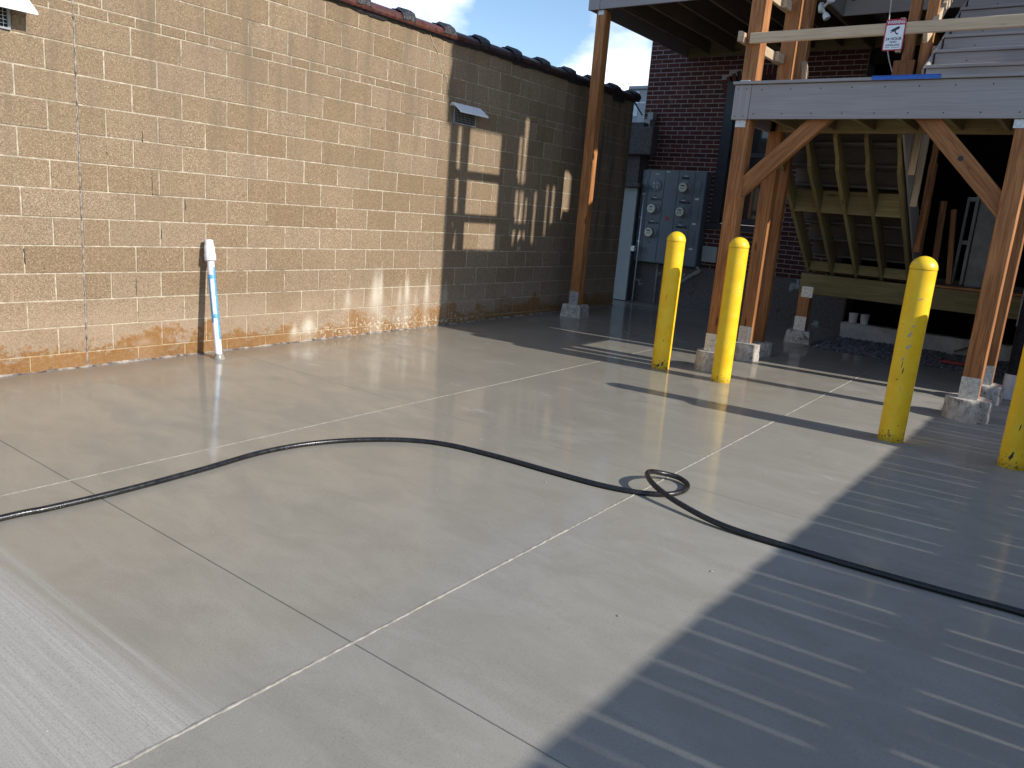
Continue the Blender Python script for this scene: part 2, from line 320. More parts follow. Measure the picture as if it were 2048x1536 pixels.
def lathe(name, prof, mat, parent=None, at=(0, 0, 0), n=32, smooth=True, axis=None, jit=0.):
    v = []; f = []
    for r, z in prof:
        for i in range(n):
            a = 2 * math.pi * i / n; rr = r * (1 + random.uniform(-jit, jit)); v.append((rr * math.cos(a), rr * math.sin(a), z))
    k = len(prof)
    for j in range(k - 1):
        for i in range(n): f.append((j * n + i, j * n + (i + 1) % n, (j + 1) * n + (i + 1) % n, (j + 1) * n + i))
    if prof[0][0] > 1e-6: f.append(tuple(range(n - 1, -1, -1)))
    if prof[-1][0] > 1e-6: f.append(tuple((k - 1) * n + i for i in range(n)))
    mw = Matrix.Translation(at)
    if axis is not None: mw = mw @ Vector(axis).to_track_quat('Z', 'Y').to_matrix().to_4x4()
    o = from_py(name, v, f, mat, parent, smooth, mw)
    if smooth:
        try: o.data.set_sharp_from_angle(angle=math.radians(38))
        except Exception: pass
    return o
def tube(name, pts, r, mat, parent=None, n=10, rfun=None):
    pts = [Vector(p) for p in pts]; v = []; f = []; N = len(pts); prev = None
    for i, p in enumerate(pts):
        tn = (pts[min(i + 1, N - 1)] - pts[max(i - 1, 0)]).normalized()
        if prev is None: u = tn.orthogonal().normalized()
        else: u = (prev - tn * prev.dot(tn)).normalized()
        prev = u; w = tn.cross(u); rr = rfun(i) if rfun else r
        for k in range(n):
            a = 2 * math.pi * k / n; v.append(p + (u * math.cos(a) + w * math.sin(a)) * rr)
    for i in range(N - 1):
        for k in range(n): f.append((i * n + k, i * n + (k + 1) % n, (i + 1) * n + (k + 1) % n, (i + 1) * n + k))
    f.append(tuple(range(n - 1, -1, -1))); f.append(tuple((N - 1) * n + k for k in range(n)))
    return from_py(name, v, f, mat, parent, True)
def spline(P, sub=10):
    P = [Vector(p) for p in P]; out = []
    for i in range(len(P) - 1):
        a, b, c, d = P[max(i - 1, 0)], P[i], P[i + 1], P[min(i + 2, len(P) - 1)]
        for k in range(sub):
            s = k / sub; out.append(.5 * ((2 * b) + (c - a) * s + (2 * a - 5 * b + 4 * c - d) * s * s + (3 * b - a - 3 * c + d) * s ** 3))
    return out + [P[-1]]
def boxes_mesh(name, L, mat, parent=None):
    """many small boxes as one mesh"""
    v = []; f = []
    for lo, hi in L:
        b = len(v); v += [(x, y, z) for z in (lo[2], hi[2]) for y in (lo[1], hi[1]) for x in (lo[0], hi[0])]
        f += [tuple(b + i for i in q) for q in ((0, 2, 3, 1), (4, 5, 7, 6), (0, 1, 5, 4), (2, 6, 7, 3), (0, 4, 6, 2), (1, 3, 7, 5))]
    return from_py(name, v, f, mat, parent)
def text(name, s, size, mat, parent, mw, ext=.0004, sx=1.):
    cu = bpy.data.curves.new('txt', 'FONT'); cu.body = s; cu.size = size; cu.align_x = 'CENTER'; cu.align_y = 'CENTER'; cu.extrude = ext; cu.offset = size * .018
    o = bpy.data.objects.new('txt', cu); COL.objects.link(o); dg = bpy.context.evaluated_depsgraph_get()
    me = bpy.data.meshes.new_from_object(o.evaluated_get(dg)); bpy.data.objects.remove(o)
    return link(name, me, M[mat], parent, mw @ Matrix.Diagonal((sx, 1, 1, 1)))

# ================================================================== SETTING
o = from_py('ground', [(-400, -400, -.42), (400, -400, -.42), (400, 400, -.42), (-400, 400, -.42)], [(0, 1, 2, 3)], 'soil'); meta(o, kind='structure')
pave = bpy.data.objects.new('pavement', None); COL.objects.link(pave); meta(pave, 'damp broom-finished concrete paving cut into large rectangular panels', 'pavement', kind='structure')
pave.location = (0, 0, 0)
GX = [-8.2, -5.85, -3.5, -1.15, 1.2, 3.55, 5.9]; GY = [0., -2.31, -4.37, -6.43, -8.49, -10.6]
cells = [(GX[i], GX[i + 1], GY[j + 1], GY[j]) for i in range(6) for j in range(5)]
cells += [(5.9, 9.29, -2.31, 0.), (5.9, 9.29, -3.35, -2.31), (5.9, 7.16, -4.37, -3.35), (5.9, 7.16, -6.43, -4.37), (5.9, 9.29, -8.49, -6.43), (5.9, 9.29, -10.6, -8.49)]
cells += [(8.22, 9.29, 0, 1.2)]
for (x0, x1, y0, y1) in cells:
    g_ = .0013; b_ = .0022; a0, a1, c0, c1 = x0 + g_, x1 - g_, y0 + g_, y1 - g_
    if y1 == 0 and x0 < 8: c1 = .0
    if y0 == 0: c0 = 0.
    v = []; 
    for (ins, dz) in ((0, -.28), (0, -b_), (b_, 0)):
        for (x, y) in ((a0 + ins, c0 + ins), (a1 - ins, c0 + ins), (a1 - ins, c1 - ins), (a0 + ins, c1 - ins)): v.append((x, y, gz(x) + dz))
    f = [(k * 4 + i, k * 4 + (i + 1) % 4, k * 4 + 4 + (i + 1) % 4, k * 4 + 4 + i) for k in (0, 1) for i in range(4)] + [(8, 9, 10, 11), (3, 2, 1, 0)]
    from_py('concrete_slab', v, f, 'concrete', pave)
# pale mortar beads along the two long joints
def bead(y, x0, x1, w, h, jit, gaps):
    v = []; f = []; n = int((x1 - x0) / .022)
    for i in range(n + 1):
        x = x0 + (x1 - x0) * i / n; k = 1 + random.uniform(-jit, jit); low = 1.
        for (ga, gb) in gaps:
            if ga < x < gb: low = .35
        ww = w * k * (0.5 + .5 * low); hh = h * low * (1 + random.uniform(-jit, jit)); yo = y + w * .35 + random.uniform(-1, 1) * w * .10
        for (dy, dz) in ((-ww / 2, -.004), (-ww * .35, hh * .8), (0, hh), (ww * .3, hh * .8), (ww / 2, -.004)): v.append((x, yo + dy, gz(x) + dz))
    for i in range(n):
        for k in range(4): f.append((i * 5 + k, i * 5 + 5 + k, i * 5 + 6 + k, i * 5 + 1 + k))
    from_py('joint_bead', v, f, 'bead', pave)
bead(-2.31, -5.8, 5.85, .0055, .0016, .25, [(3.6, 5.9)])
bead(-4.37, -5.8, 7.1, .0115, .0035, .4, [(.2, .35), (4.0, 4.3)])
# small debris on the slab (chips and flecks)
fl = []
for (x, y, s) in ((-.35, -4.94, .012), (.27, -5.05, .012), (.62, -3.93, .010), (1.75, -4.75, .008), (.95, -3.2, .009), (2.6, -3.6, .008), (-1.0, -3.3, .008), (.1, -3.6, .006), (-.6, -4.8, .006), (1.5, -3.0, .006), (-2.0, -4.1, .007), (.9, -4.8, .006)):
    o = lathe('concrete_chip', [(s * .5, 0), (s * .7, s * .2), (s * .2, s * .45)], 'bead', None, (x, y, gz(x)), 6, False, jit=.3)
    meta(o, 'small pale concrete chip lying on the damp paving', 'chip', 'pale chips scattered on the paving')

# ================================================================== CONCRETE BLOCK WALL
HB = .2032; BRK = .077; XE = 8.17
wall = thing('block_wall', (0, 0, gz(0)), 'tan exposed-aggregate concrete block wall with pale mortar joints', 'wall')
from_py('mortar_core', [(x, y, z) for x in (-6.5, XE - .004) for y in (.0035, .20) for z in (-.40, 3.135)], [(0, 1, 3, 2), (4, 6, 7, 5), (0, 4, 5, 1), (2, 3, 7, 6), (0, 2, 6, 4), (1, 5, 7, 3)], 'mortar', wall)
rows = [(-1.0 * HB - HB * 0, 1)]
blocks = []
def row(z0, half, kind='block', hgt=HB):
    us = []
    for sgn in (1, -1):
        u = 0.; first = True
        lim = XE / HB if sgn > 0 else 6.5 / HB
        while u < lim - .05:
            L = 1 if (half and first) else 2; first = False
            e = min(u + L, lim)
            if lim - e < .3: e = lim
            a, b = (u, e) if sgn > 0 else (-e, -u); us.append((a, b)); u = e
    for a, b in us: blocks.append((a * HB, b * HB, z0, z0 + hgt, kind))
for r in range(-1, 12): row(r * HB, r % 2 == 0)
zb = 12 * HB
u = .2
x = .2 * HB - 33 * HB
while x < XE - .02: blocks.append((max(x, -6.5), min(x + HB, XE), zb, zb + BRK, 'brick')); x += HB
for r in range(3): row(zb + BRK + r * HB, r % 2 == 0)
VENTS = [(20 * HB, 22 * HB), (-4 * HB, -2 * HB)]
blocks = [b for b in blocks if not (abs(b[2] - 11 * HB) < .01 and any(b[0] > v0 - .05 and b[1] < v1 + .05 for v0, v1 in VENTS))]
Cx = Vector((-2.77, -6.12, 1.33))
def inview(b): return b[1] > -.75
vis = sorted([b for b in blocks if inview(b) and b[4] == 'block'], key=lambda b: (Vector(((b[0] + b[1]) / 2, 0, (b[2] + b[3]) / 2)) - Cx).length)
solo = set(map(tuple, vis[:298])); rest = []
_bm = {}
def rough_block(L, H):
    bm = bmesh.new(); bmesh.ops.create_cube(bm, size=1); bmesh.ops.scale(bm, vec=(L, .06, H), verts=bm.verts)
    es = [e for e in bm.edges if all(v.co.y < 0 for v in e.verts)]
    bmesh.ops.bevel(bm, geom=es, offset=.003, segments=1, affect='EDGES')
    me = bpy.data.meshes.new('block'); bm.to_mesh(me); bm.free(); me.materials.append(M['block']); return me
for b in blocks:
    j = .0045; x0, x1, z0, z1 = b[0] + j, b[1] - j, b[2] + j, b[3] - j
    if abs(b[0]) < 1e-6: x0 += .003
    if abs(b[1]) < 1e-6: x1 -= .003
    is_brick = b[4] == 'brick'; yo = random.uniform(-.0018, .0018)
    if tuple(b) in solo or (is_brick and b[1] > -.75):
        k = (round(x1 - x0, 3), round(z1 - z0, 3))
        if k not in _bm: _bm[k] = rough_block(*k)
        link('brick' if is_brick else 'concrete_block', _bm[k], None, wall, Matrix.Translation(((x0 + x1) / 2, .03 + yo, (z0 + z1) / 2)))
    else: rest.append(((x0, yo, z0), (x1, .05, z1)))
meta(boxes_mesh('distant_block', rest, 'block', wall), kind='stuff')
# vertical control joint
v = []; f = []
n = 150
for i in range(n + 1):
    z = -.2 + 3.3 * i / n; w = .008 + random.uniform(-.003, .004); xo = random.uniform(-.0015, .0015)
    v += [(xo - w, .006, z), (xo - w * .5, -.0015, z), (xo + w * .2, -.001, z), (xo + w, .006, z)]
for i in range(n):
    for k in range(3): f.append((i * 4 + k, i * 4 + k + 1, i * 4 + 5 + k, i * 4 + 4 + k))
from_py('control_joint', v, f, 'joint', wall)
# patched crack through the top courses
cp = [(3.62, 3.09), (3.70, 2.98), (3.76, 2.93), (3.80, 2.84), (3.86, 2.74), (3.93, 2.69), (3.95, 2.62), (4.0, 2.52)]
tube('crack_repair', spline([(x, -.001, z) for x, z in cp], 8), .006, 'mortar', wall, 6, lambda i: .004 + .004 * random.random())
for (x, z0, z1) in ((-.405, .68, .79), (.48, 1.62, 1.70), (.55, 1.22, 1.40), (.83, 1.12, 1.20), (.40, .42, .56), (.2, 1.48, 1.56), (1.62, 1.02, 1.06), (.62, .88, .96), (3.0, 2.03, 2.06)):
    n_ = 7; tube('open_crack', [(x + random.uniform(-.004, .004), -.0005, z0 + (z1 - z0) * i_ / n_) for i_ in range(n_ + 1)], .003, 'screw', wall, 5, lambda i_: .0015 + .002 * random.random())
# floor fillet where paving meets wall
v = []; f = []; n = 260
for i in range(n + 1):
    x = -6 + 14.2 * i / n; d = .012 + .012 * random.random(); h = .006 + .012 * random.random()
    v += [(x, -d, gz(x) + .0005), (x, .002, gz(x) + h)]
for i in range(n): f.append((i * 2, i * 2 + 2, i * 2 + 3, i * 2 + 1))
from_py('mortar_fillet', v, f, 'joint', wall)
# coping tiles
P0 = .615; xs0 = 2.721 - P0 * 13; k = 0
prof = [(-.050, 3.098), (-.058, 3.118), (-.052, 3.150), (-.03, 3.178), (.03, 3.205), (.11, 3.222), (.19, 3.205), (.25, 3.16), (.262, 3.10)]
def coping_tile(x0, x1, par):
    v = []; f = []; L = x1 - x0
    st = [(0, 1.), (.06, 1.), (L - .055, 1.), (L - .05, 1.2), (L - .006, 1.24), (L, 1.17)]
    for (dx, s) in st:
        for (y, z) in prof:
            cy, cz = .10, 3.10; v.append((x0 + dx, cy + (y - cy) * (1 + (s - 1) * .16), cz + (z - cz) * (1 + (s - 1) * 1.25)))
    m = len(prof)
    for i in range(len(st) - 1):
        for j in range(m - 1): f.append((i * m + j, i * m + m + j, i * m + m + j + 1, i * m + j + 1))
    f.append(tuple(range(m - 1, -1, -1))); f.append(tuple((len(st) - 1) * m + j for j in range(m)))
    o = from_py('coping_tile', v, f, 'coping', par, False); return o
x = xs0
while x < XE:
    e = min(x + P0 - .004, XE + .06)
    ti = coping_tile(x, e, wall)
    if x > 2.0:   # tar smeared over the collar
        vv = []; ff = []
        for i in range(5):
            xx = e - .16 + .18 * i / 4
            for (y, z) in prof[1:7]: vv.append((xx + random.uniform(-.012, .012), .10 + (y - .10) * 1.05, 3.10 + (z - 3.10) * (1.36 if i > 1 else 1.10) + .004 + random.uniform(0, .006)))
        for i in range(4):
            for j in range(5): ff.append((i * 6 + j, i * 6 + 6 + j, i * 6 + 7 + j, i * 6 + 1 + j))
        from_py('tar_patch', vv, ff, 'tar', ti)
    x += P0
# ragged bedding under the coping
v = []; f = []; n = 330
for i in range(n + 1):
    x = -6.4 + (XE + 6.4) * i / n; d = random.uniform(-.006, .006) - (.012 if math.sin(x * 5.1) > .55 else 0) - (.05 if 7.5 < x < 7.86 else 0)
    v += [(x, -.035, 3.103), (x, -.014, 3.075 + d)]
for i in range(n): f.append((i * 2, i * 2 + 1, i * 2 + 3, i * 2 + 2))
from_py('coping_bedding', v, f, 'tar', wall)
# vents with sheet-metal hoods
def vent(x0, x1, label, hood_over, hl):
    t_ = thing('wall_vent', (x0, 0, 11 * HB), label, 'vent'); z0, z1 = 11 * HB, 12 * HB
    bx('vent_back', (x0 + .004, -.002, z0 + .002), (x1 - .004, .003, z1 - .002), 'dark', t_, 0)
    fr = .018
    for nm, lo, hi in (('frame_bar', (x0 + .006, -.016, z0 + .004), (x1 - .006, .0, z0 + fr)), ('frame_bar', (x0 + .006, -.016, z1 - fr), (x1 - .006, .0, z1 - .004)),
                       ('frame_bar', (x0 + .006, -.016, z0 + fr), (x0 + .006 + fr, .0, z1 - fr)), ('frame_bar', (x1 - .006 - fr, -.016, z0 + fr), (x1 - .006, .0, z1 - fr))):
        bx(nm, lo, hi, 'door', t_, .002)
    wires = []
    n = 15
    for i in range(1, n): xx = x0 + .024 + (x1 - x0 - .048) * i / n; wires.append(((xx - .0013, -.010, z0 + fr), (xx + .0013, -.0075, z1 - fr)))
    for i in range(1, 7): zz = z0 + fr + (z1 - z0 - 2 * fr) * i / 7; wires.append(((x0 + .024, -.0073, zz - .0013), (x1 - .024, -.005, zz + .0013)))
    boxes_mesh('wire_mesh', wires, 'galv', t_)
    a, b = hl; zt = z1 + .018; zf = z1 - .075; yf = -.165
    pts = [(-.003, zt - .03), (-.035, zt), (yf, zf), (yf - .002, zf - .012)]
    v = []; f = []
    for (y, z) in pts:
        for x in (a, b):
            v.append((x, y, z)); v.append((x, y + .002, z - .004))
    m = len(pts)
    for i in range(m - 1):
        k = i * 4; f += [(k, k + 4, k + 6, k + 2), (k + 1, k + 3, k + 7, k + 5), (k, k + 1, k + 5, k + 4), (k + 2, k + 6, k + 7, k + 3)]
    f += [(0, 2, 3, 1), (m * 4 - 4, m * 4 - 3, m * 4 - 1, m * 4 - 2)]
    from_py('hood', v, f, 'whitemetal', t_)
    return t_
vent(20 * HB, 22 * HB, 'wall vent with wire mesh and white hood, beside the edge of the stair shadow', 0, (4.0, 4.50))
vent(-4 * HB, -2 * HB, 'sunlit wall vent with white metal hood left of the control joint', 0, (-.98, -.30))

# ================================================================== ALLEY END: DOOR AND LINTEL
al = thing('alley_end_wall', (8.97, .5, gz(9)), 'dark stucco wall with lintel closing the gap beside the block wall', 'wall')
bx('stucco_panel', (8.97, .225, gz(9) - .2), (9.25, 1.6, 2.9), 'stucco', al)
bx('lintel', (8.78, -.05, 2.38), (8.97, 1.6, 2.81), 'stucco', al, .01)
bx('ledge', (8.80, .10, 1.86), (8.968, 1.6, 1.93), 'stucco', al, .01)
dr = thing('alley_door', (8.93, .6, gz(9)), 'pale grey steel door in the narrow gap beside the meter cabinet', 'door')
bx('door_leaf', (8.92, .185, gz(9) + .01), (8.966, 1.1, 1.857), 'door', dr)
bx('door_latch', (8.88, .10, .83), (8.955, .17, .92), 'galv', dr); lathe('door_knob', [(.03, 0), (.032, .02), (.012, .05)], 'meter_dark', dr, (8.90, .13, .74), 12, axis=(-1, 0, 0))
tube('door_rod', [(8.94, .06, gz(9) + .02), (8.94, .06, 1.8)], .012, 'galv', dr, 8)

# ================================================================== BRICK BUILDING
bld = thing('brick_building', (9.3, -1.3, gz(9.3)), 'dark red brick building behind the timber stairs, with stone foundation', 'building')
BX = 9.3; BY0, BY1 = -3.0, .42
WY0, WY1, WZ0, WZ1 = -2.06, -1.0, 1.40, 3.50
FZ = .66
core = [((BX + .006, BY0, FZ - .1), (BX + .4, WY0, 8)), ((BX + .006, WY1, FZ - .1), (BX + .4, BY1, 8)), ((BX + .006, WY0, WZ1 + .13), (BX + .4, WY1, 8)), ((BX + .006, WY0, FZ - .1), (BX + .4, WY1, WZ0 - .09))]
boxes_mesh('mortar_core', core, 'bmortar', bld)
boxes_mesh('side_wall', [((BX + .4, BY1 - .3, gz(9)), (BX + 8, BY1 - .003, 8))], 'bmortar', bld)
bricks = []; PZ = .0695; PY = .215; z = FZ; r = 0
while z < 5.6:
    y = BY1 - (PY / 2 if r % 2 else 0) + PY; first = True
    while y > BY0:
        a, b = max(y - PY, BY0), min(y, BY1); y -= PY
        if b - a < .03: continue
        cy = (a + b) / 2; cz = z + PZ / 2; arch = WZ1 + .30 - .22 * ((cy - (WY0 + WY1) / 2) / .62) ** 2
        if abs(cy - (WY0 + WY1) / 2) < .62 and WZ0 - .10 < cz < max(arch, WZ1): 
            if a < WY1 < b and cz < WZ1 and b - WY1 > .05: a = WY1
            elif a < WY0 < b and cz < WZ1 and WY0 - a > .05: b = WY0
            else: continue
        bricks.append((a, b, z))
    z += PZ; r += 1
def bkey(b):
    c = (b[0] + b[1]) / 2
    hid = (-1.0 < c < .3 and b[2] < 2.1) or b[2] > 4.1 or (c < -2.4 and b[2] > 1.9) or (-2.4 < c < -1.9 and b[2] < 1.3)
    return (hid, -b[2] if c > -1 else 0, -c)
bricks.sort(key=bkey); loc = []
for i, (a, b, z) in enumerate(bricks):
    yo = random.uniform(-.002, .003)
    if i < 298:
        link('brick', box_mesh(round(b - a - .011, 3), .10, PZ - .011, .003, M['brick']), None, bld, Matrix.Translation((BX + .05 + yo, (a + b) / 2, z + PZ / 2)) @ Matrix.Rotation(math.pi / 2, 4, 'Z'))
    else: loc.append(((BX + yo, a + .0055, z + .0055), (BX + .09, b - .0055, z + PZ - .0055)))
meta(boxes_mesh('more_bricks', loc, 'brick', bld), kind='stuff')
yc = (WY0 + WY1) / 2
for i in range(17):   # segmental arch of bricks on end
    tt = -1 + 2 * i / 16; y = yc + tt * .60; zc = WZ1 + .17 - .20 * tt * tt; an = -tt * .42
    link('arch_brick', box_mesh(.062, .2, .215, .003, M['brick']), None, bld, Matrix.Translation((BX + .095, y, zc)) @ Matrix.Rotation(an, 4, 'X') @ Matrix.Rotation(math.pi / 2, 4, 'Z'))
v = []; 
fo = bx('foundation', (BX - .035, -3.27, -.35), (BX + .4, BY1 + .01, FZ), 'foundation', bld, .02)
wi = link('window', box_mesh(.02, WY1 - WY0, .02, 0, M['navy']), None, bld, Matrix.Translation((BX + .3, yc, WZ0 + .02)))
for nm, lo, hi in (('window_frame', (BX - .02, WY1 - .15, WZ0), (BX + .10, WY1 + .02, WZ1 + .05)), ('window_frame', (BX + .03, WY0, WZ0), (BX + .10, WY0 + .11, WZ1 + .05)), ('window_frame', (BX + .031, WY0 + .11, WZ1 - .10), (BX + .1, WY1 - .15, WZ1 + .16)),
                   ('window_frame', (BX + .031, WY0 + .11, WZ0), (BX + .1, WY1 - .15, WZ0 + .10)), ('window_frame', (BX + .035, WY0 + .11, 2.42), (BX + .11, WY1 - .15, 2.50)),
                   ('window_sill', (BX - .07, WY0 - .08, WZ0 - .10), (BX + .12, WY1 + .08, WZ0 - .005))): bx(nm, lo, hi, 'navy', wi, .006)
for a, b in ((WZ0 + .1, 2.42), (2.50, WZ1 - .1)): bx('window_pane', (BX + .075, WY0 + .11, a), (BX + .08, WY1 - .15, b), 'glass', wi, 0)
# recessed porch opening right of the brick pier; deep shade painted as near-black
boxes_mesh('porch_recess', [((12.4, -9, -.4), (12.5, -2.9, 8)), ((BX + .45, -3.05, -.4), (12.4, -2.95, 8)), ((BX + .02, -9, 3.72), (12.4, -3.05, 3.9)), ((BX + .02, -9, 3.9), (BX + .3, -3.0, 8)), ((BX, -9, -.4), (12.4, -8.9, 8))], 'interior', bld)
# utility bits on the brick
ub = thing('junction_box', (9.25, -1.1, .86), 'small grey junction box on brick below the window sill', 'box')
bx('box_body', (9.18, -1.22, .78), (9.29, -.98, 1.02), 'door', ub, .006); bx('box_lid', (9.17, -1.225, .775), (9.179, -.975, 1.025), 'door', ub, .003)
cd = thing('conduit_pipe', (9.2, -.7, 0), 'grey conduit running diagonally below the meter cabinet', 'conduit')
tube('elbow', [(9.18, -.88, .70), (9.18, -.98, .62), (9.16, -.8, .50)], .035, 'panel_grey', cd, 10); tube('diagonal_run', [(9.16, -.8, .5), (9.17, -.55, .3), (9.2, -.42, .1), (9.2, -.42, -.02)], .026, 'panel_grey', cd, 10); tube('vertical_run', [(9.22, -.2, .66), (9.22, -.2, -.02)], .02, 'panel_grey', cd, 10)
kb = thing('wall_utility_box', (9.2, .28, 2.82), 'small pale stepped utility box on brick beside the alley lintel', 'box')
bx('lower_box', (9.12, .20, 2.815), (9.285, .33, 2.97), 'door', kb); bx('upper_box', (9.14, .17, 2.965), (9.285, .27, 3.08), 'door', kb)
wr = tube('service_cable', spline([(9.25, .43, 3.05), (9.22, .50, 3.15), (9.1, .58, 3.28), (8.95, .60, 3.1), (8.86, .58, 2.82)], 6), .012, 'black_cable'); meta(wr, 'black service cable looping down beside the brick corner', 'cable')

# meter cabinet
mc = thing('meter_cabinet', (9.15, -.36, .67), 'blue-grey electric meter cabinet with six sockets on the brick wall', 'meter cabinet')
my0, my1, mz0, mz1, mf = -.925, .205, .67, 2.17, 9.09
bx('cabinet_body', (mf, my0, mz0), (9.288, my1, mz1), 'box_grey', mc, .006)
U = lambda u: my1 + (my0 - my1) * u
V = lambda v: mz1 + (mz0 - mz1) * v
for a, b in ((.006, .115), (.122, .365), (.372, .58), (.587, .825), (.832, .994)):
    bx('cover_panel', (mf - .010, U(b), mz0 + .012), (mf - .0002, U(a), mz1 - .012), 'box_grey', mc, .004)
for k, (cu, rows_) in enumerate(((.245, (.165, .415, .67)), (.70, (.175, .43, .69)))):
    for r, vv in enumerate(rows_):
        y, z = U(cu), V(vv); empty = (k == 0 and r == 0)
        if r: bx('sub_panel_edge', (mf - .013, U(cu + .115), z + .185), (mf - .0105, U(cu - .115), z + .189), 'box_seam', mc, 0)
        me_ = lathe('socket' if empty else 'meter', [(.098, 0), (.098, .016), (.09, .022), (.08, .022)] if empty else [(.098, 0), (.098, .016), (.088, .024), (.084, .026), (.082, .09), (.074, .102), (.0, .104)], 'meter_ring' if not empty else 'box_grey', mc, (mf - .0095, y, z), 28, axis=(-1, 0, 0))
        if empty:
            lathe('empty_face', [(.08, 0), (.08, .004)], 'meter_dark', me_, (mf - .0235, y, z), 24, axis=(-1, 0, 0))
            for s in (-1, 1):
                for q in (-1, 1): bx('jaw', (mf - .045, y + s * .03 - .008, z + q * .03 - .012), (mf - .027, y + s * .03 + .008, z + q * .03 + .012), 'bolt', me_, 0)
        else:
            lathe('meter_face', [(.070, 0), (.068, .004)], 'meter_face', me_, (mf - .1125, y, z), 24, axis=(-1, 0, 0))
            bx('meter_display', (mf - .121, y - .032, z + .018), (mf - .1168, y + .032, z + .036), 'meter_dark', me_, 0)
            for s in (-1, 0, 1): bx('meter_mark', (mf - .120, y + s * .026 - .007, z - .022), (mf - .1168, y + s * .026 + .007, z - .008), 'meter_dark', me_, 0)
        if not empty:
            bx('number_plate', (mf - .0135, y - .055, z + .135), (mf - .0102, y + .075, z + .17), 'meter_dark', mc, 0)
            if not (k == 1 and r == 0): bx('number_plate', (mf - .0135, y - .115, z + .135), (mf - .0102, y - .065, z + .17), 'meter_dark', mc, 0)
        bx('maker_label', (mf - .0133, y - .03, z + .176), (mf - .0102, y + .04, z + .187), 'label_white', mc, 0)
        bx('latch', (mf - .022, y - .02, z - .165), (mf - .0105, y + .02, z - .155), 'meter_dark', mc, 0)
for (u_, v_) in ((.055, .265), (.055, .52), (.055, .78), (.90, .285), (.90, .545), (.90, .81)): bx('white_label', (mf - .0135, U(u_ + .028), V(v_) - .014), (mf - .0102, U(u_ - .028), V(v_) + .014), 'label_white', mc, 0)
for (u_, v0, v1) in ((.055, .10, .23), (.90, .10, .25), (.90, .36, .50), (.90, .62, .77)): bx('breaker_cover', (mf - .020, U(u_ + .04), V(v1)), (mf - .0102, U(u_ - .04), V(v0)), 'box_grey', mc, .006)
bx('warning_sticker', (mf - .0133, U(.50), V(.53)), (mf - .0102, U(.45), V(.49)), 'label_red', mc, 0)
bx('maker_label', (mf - .0133, U(.44), V(.022)), (mf - .0102, U(.38), V(.012)), 'label_white', mc, 0)
for i in range(6): bx('cabinet_foot', (9.12, my1 - .08 - i * .19, mz0 - .018), (9.16, my1 - .05 - i * .19, mz0 - .0005), 'meter_dark', mc, 0)

# far building seen through the alley
fb = thing('far_building', (20, 6.2, -.4), 'pale grey far building seen in the gap above the alley', 'building')
bx('facade', (20, 4.6, -.41), (24, 6.78, 5.36), 'far_wall', fb, .02); bx('parapet', (19.93, 4.55, 5.362), (24, 6.85, 5.47), 'far_wall', fb, .02)
fw = bx('window', (19.96, 6.46, 4.55), (19.999, 6.66, 5.30), 'far_win', fb, 0); bx('window_bar', (19.94, 6.46, 4.9), (19.959, 6.66, 4.94), 'far_wall', fw, 0); bx('downspout', (19.80, 5.6, -.41), (19.998, 6.36, 4.95), 'far_wall', fb, .02)

# ================================================================== TIMBER STAIRS
PX0, PX1 = 4.53, 4.67
# concrete piers (footings)
def pier(x, y, r, h, label, square=False):
    z0 = gz(x) - .02
    if square: o = lathe('concrete_pier', [(r * 1.12, z0), (r * 1.1, z0 + .03), (r * 1.0, h - .02), (r * .96, h)], 'pier', None, (x, y, 0), 4, False, jit=.02); o.rotation_euler.z = math.pi / 4 + .1
    else: o = lathe('concrete_pier', [(r * 1.0, z0), (r * 1.02, z0 + .05), (r * 1.02, z0 + .07), (r * .99, z0 + .1), (r * 1.0, h - .015), (r * .96, h), (0, h + .001)], 'pier', None, (x, y, 0), 28, True, jit=.012)
    meta(o, label, 'pier', 'concrete footings under the timber posts'); return o
pier(4.60, -3.207, .165, .12, 'round concrete pier half hidden behind the paired yellow bollards')
pier(5.52, -3.20, .155, .125, 'sunlit round concrete pier under the post behind the paired bollards')
pier(4.60, -5.47, .175, .115, 'large round pale concrete pier under the front right landing post')
pier(5.55, -5.49, .155, .115, 'round concrete pier under the rear right landing post')
pier(5.96, -3.20, .14, .10, 'shaded concrete pier under the slim post behind the landing')
pier(6.40, -.41, .195, .13, 'squat concrete pier under the lone deck post near the block wall', True)
pier(7.45, -3.20, .20, .125, 'square concrete pier under the short post below the stairs', True)

def base_plate(post, x, y, zb_, w=.145, hh=.18, two=True):
    p_ = bx('base_plate', (x - .0735, y - w / 2, zb_), (x - .0705, y + w / 2, zb_ + hh), 'galv', post, .0008)
    for dz in ((.06, .12) if two else (.1,)): lathe('bolt', [(.013, 0), (.013, .008), (.007, .009), (.007, .02)], 'bolt', p_ if False else post, (x - .0735, y + random.uniform(-.01, .015), zb_ + dz), 8, axis=(-1, 0, 0))
def post(par, x, y, z0, z1, plate=True, w=.14, mat='post'):
    o = bx('post', (x - w / 2, y - w / 2, z0), (x + w / 2, y + w / 2, z1), mat, par, .006)
    if plate: base_plate(o, x, y, z0)
    return o

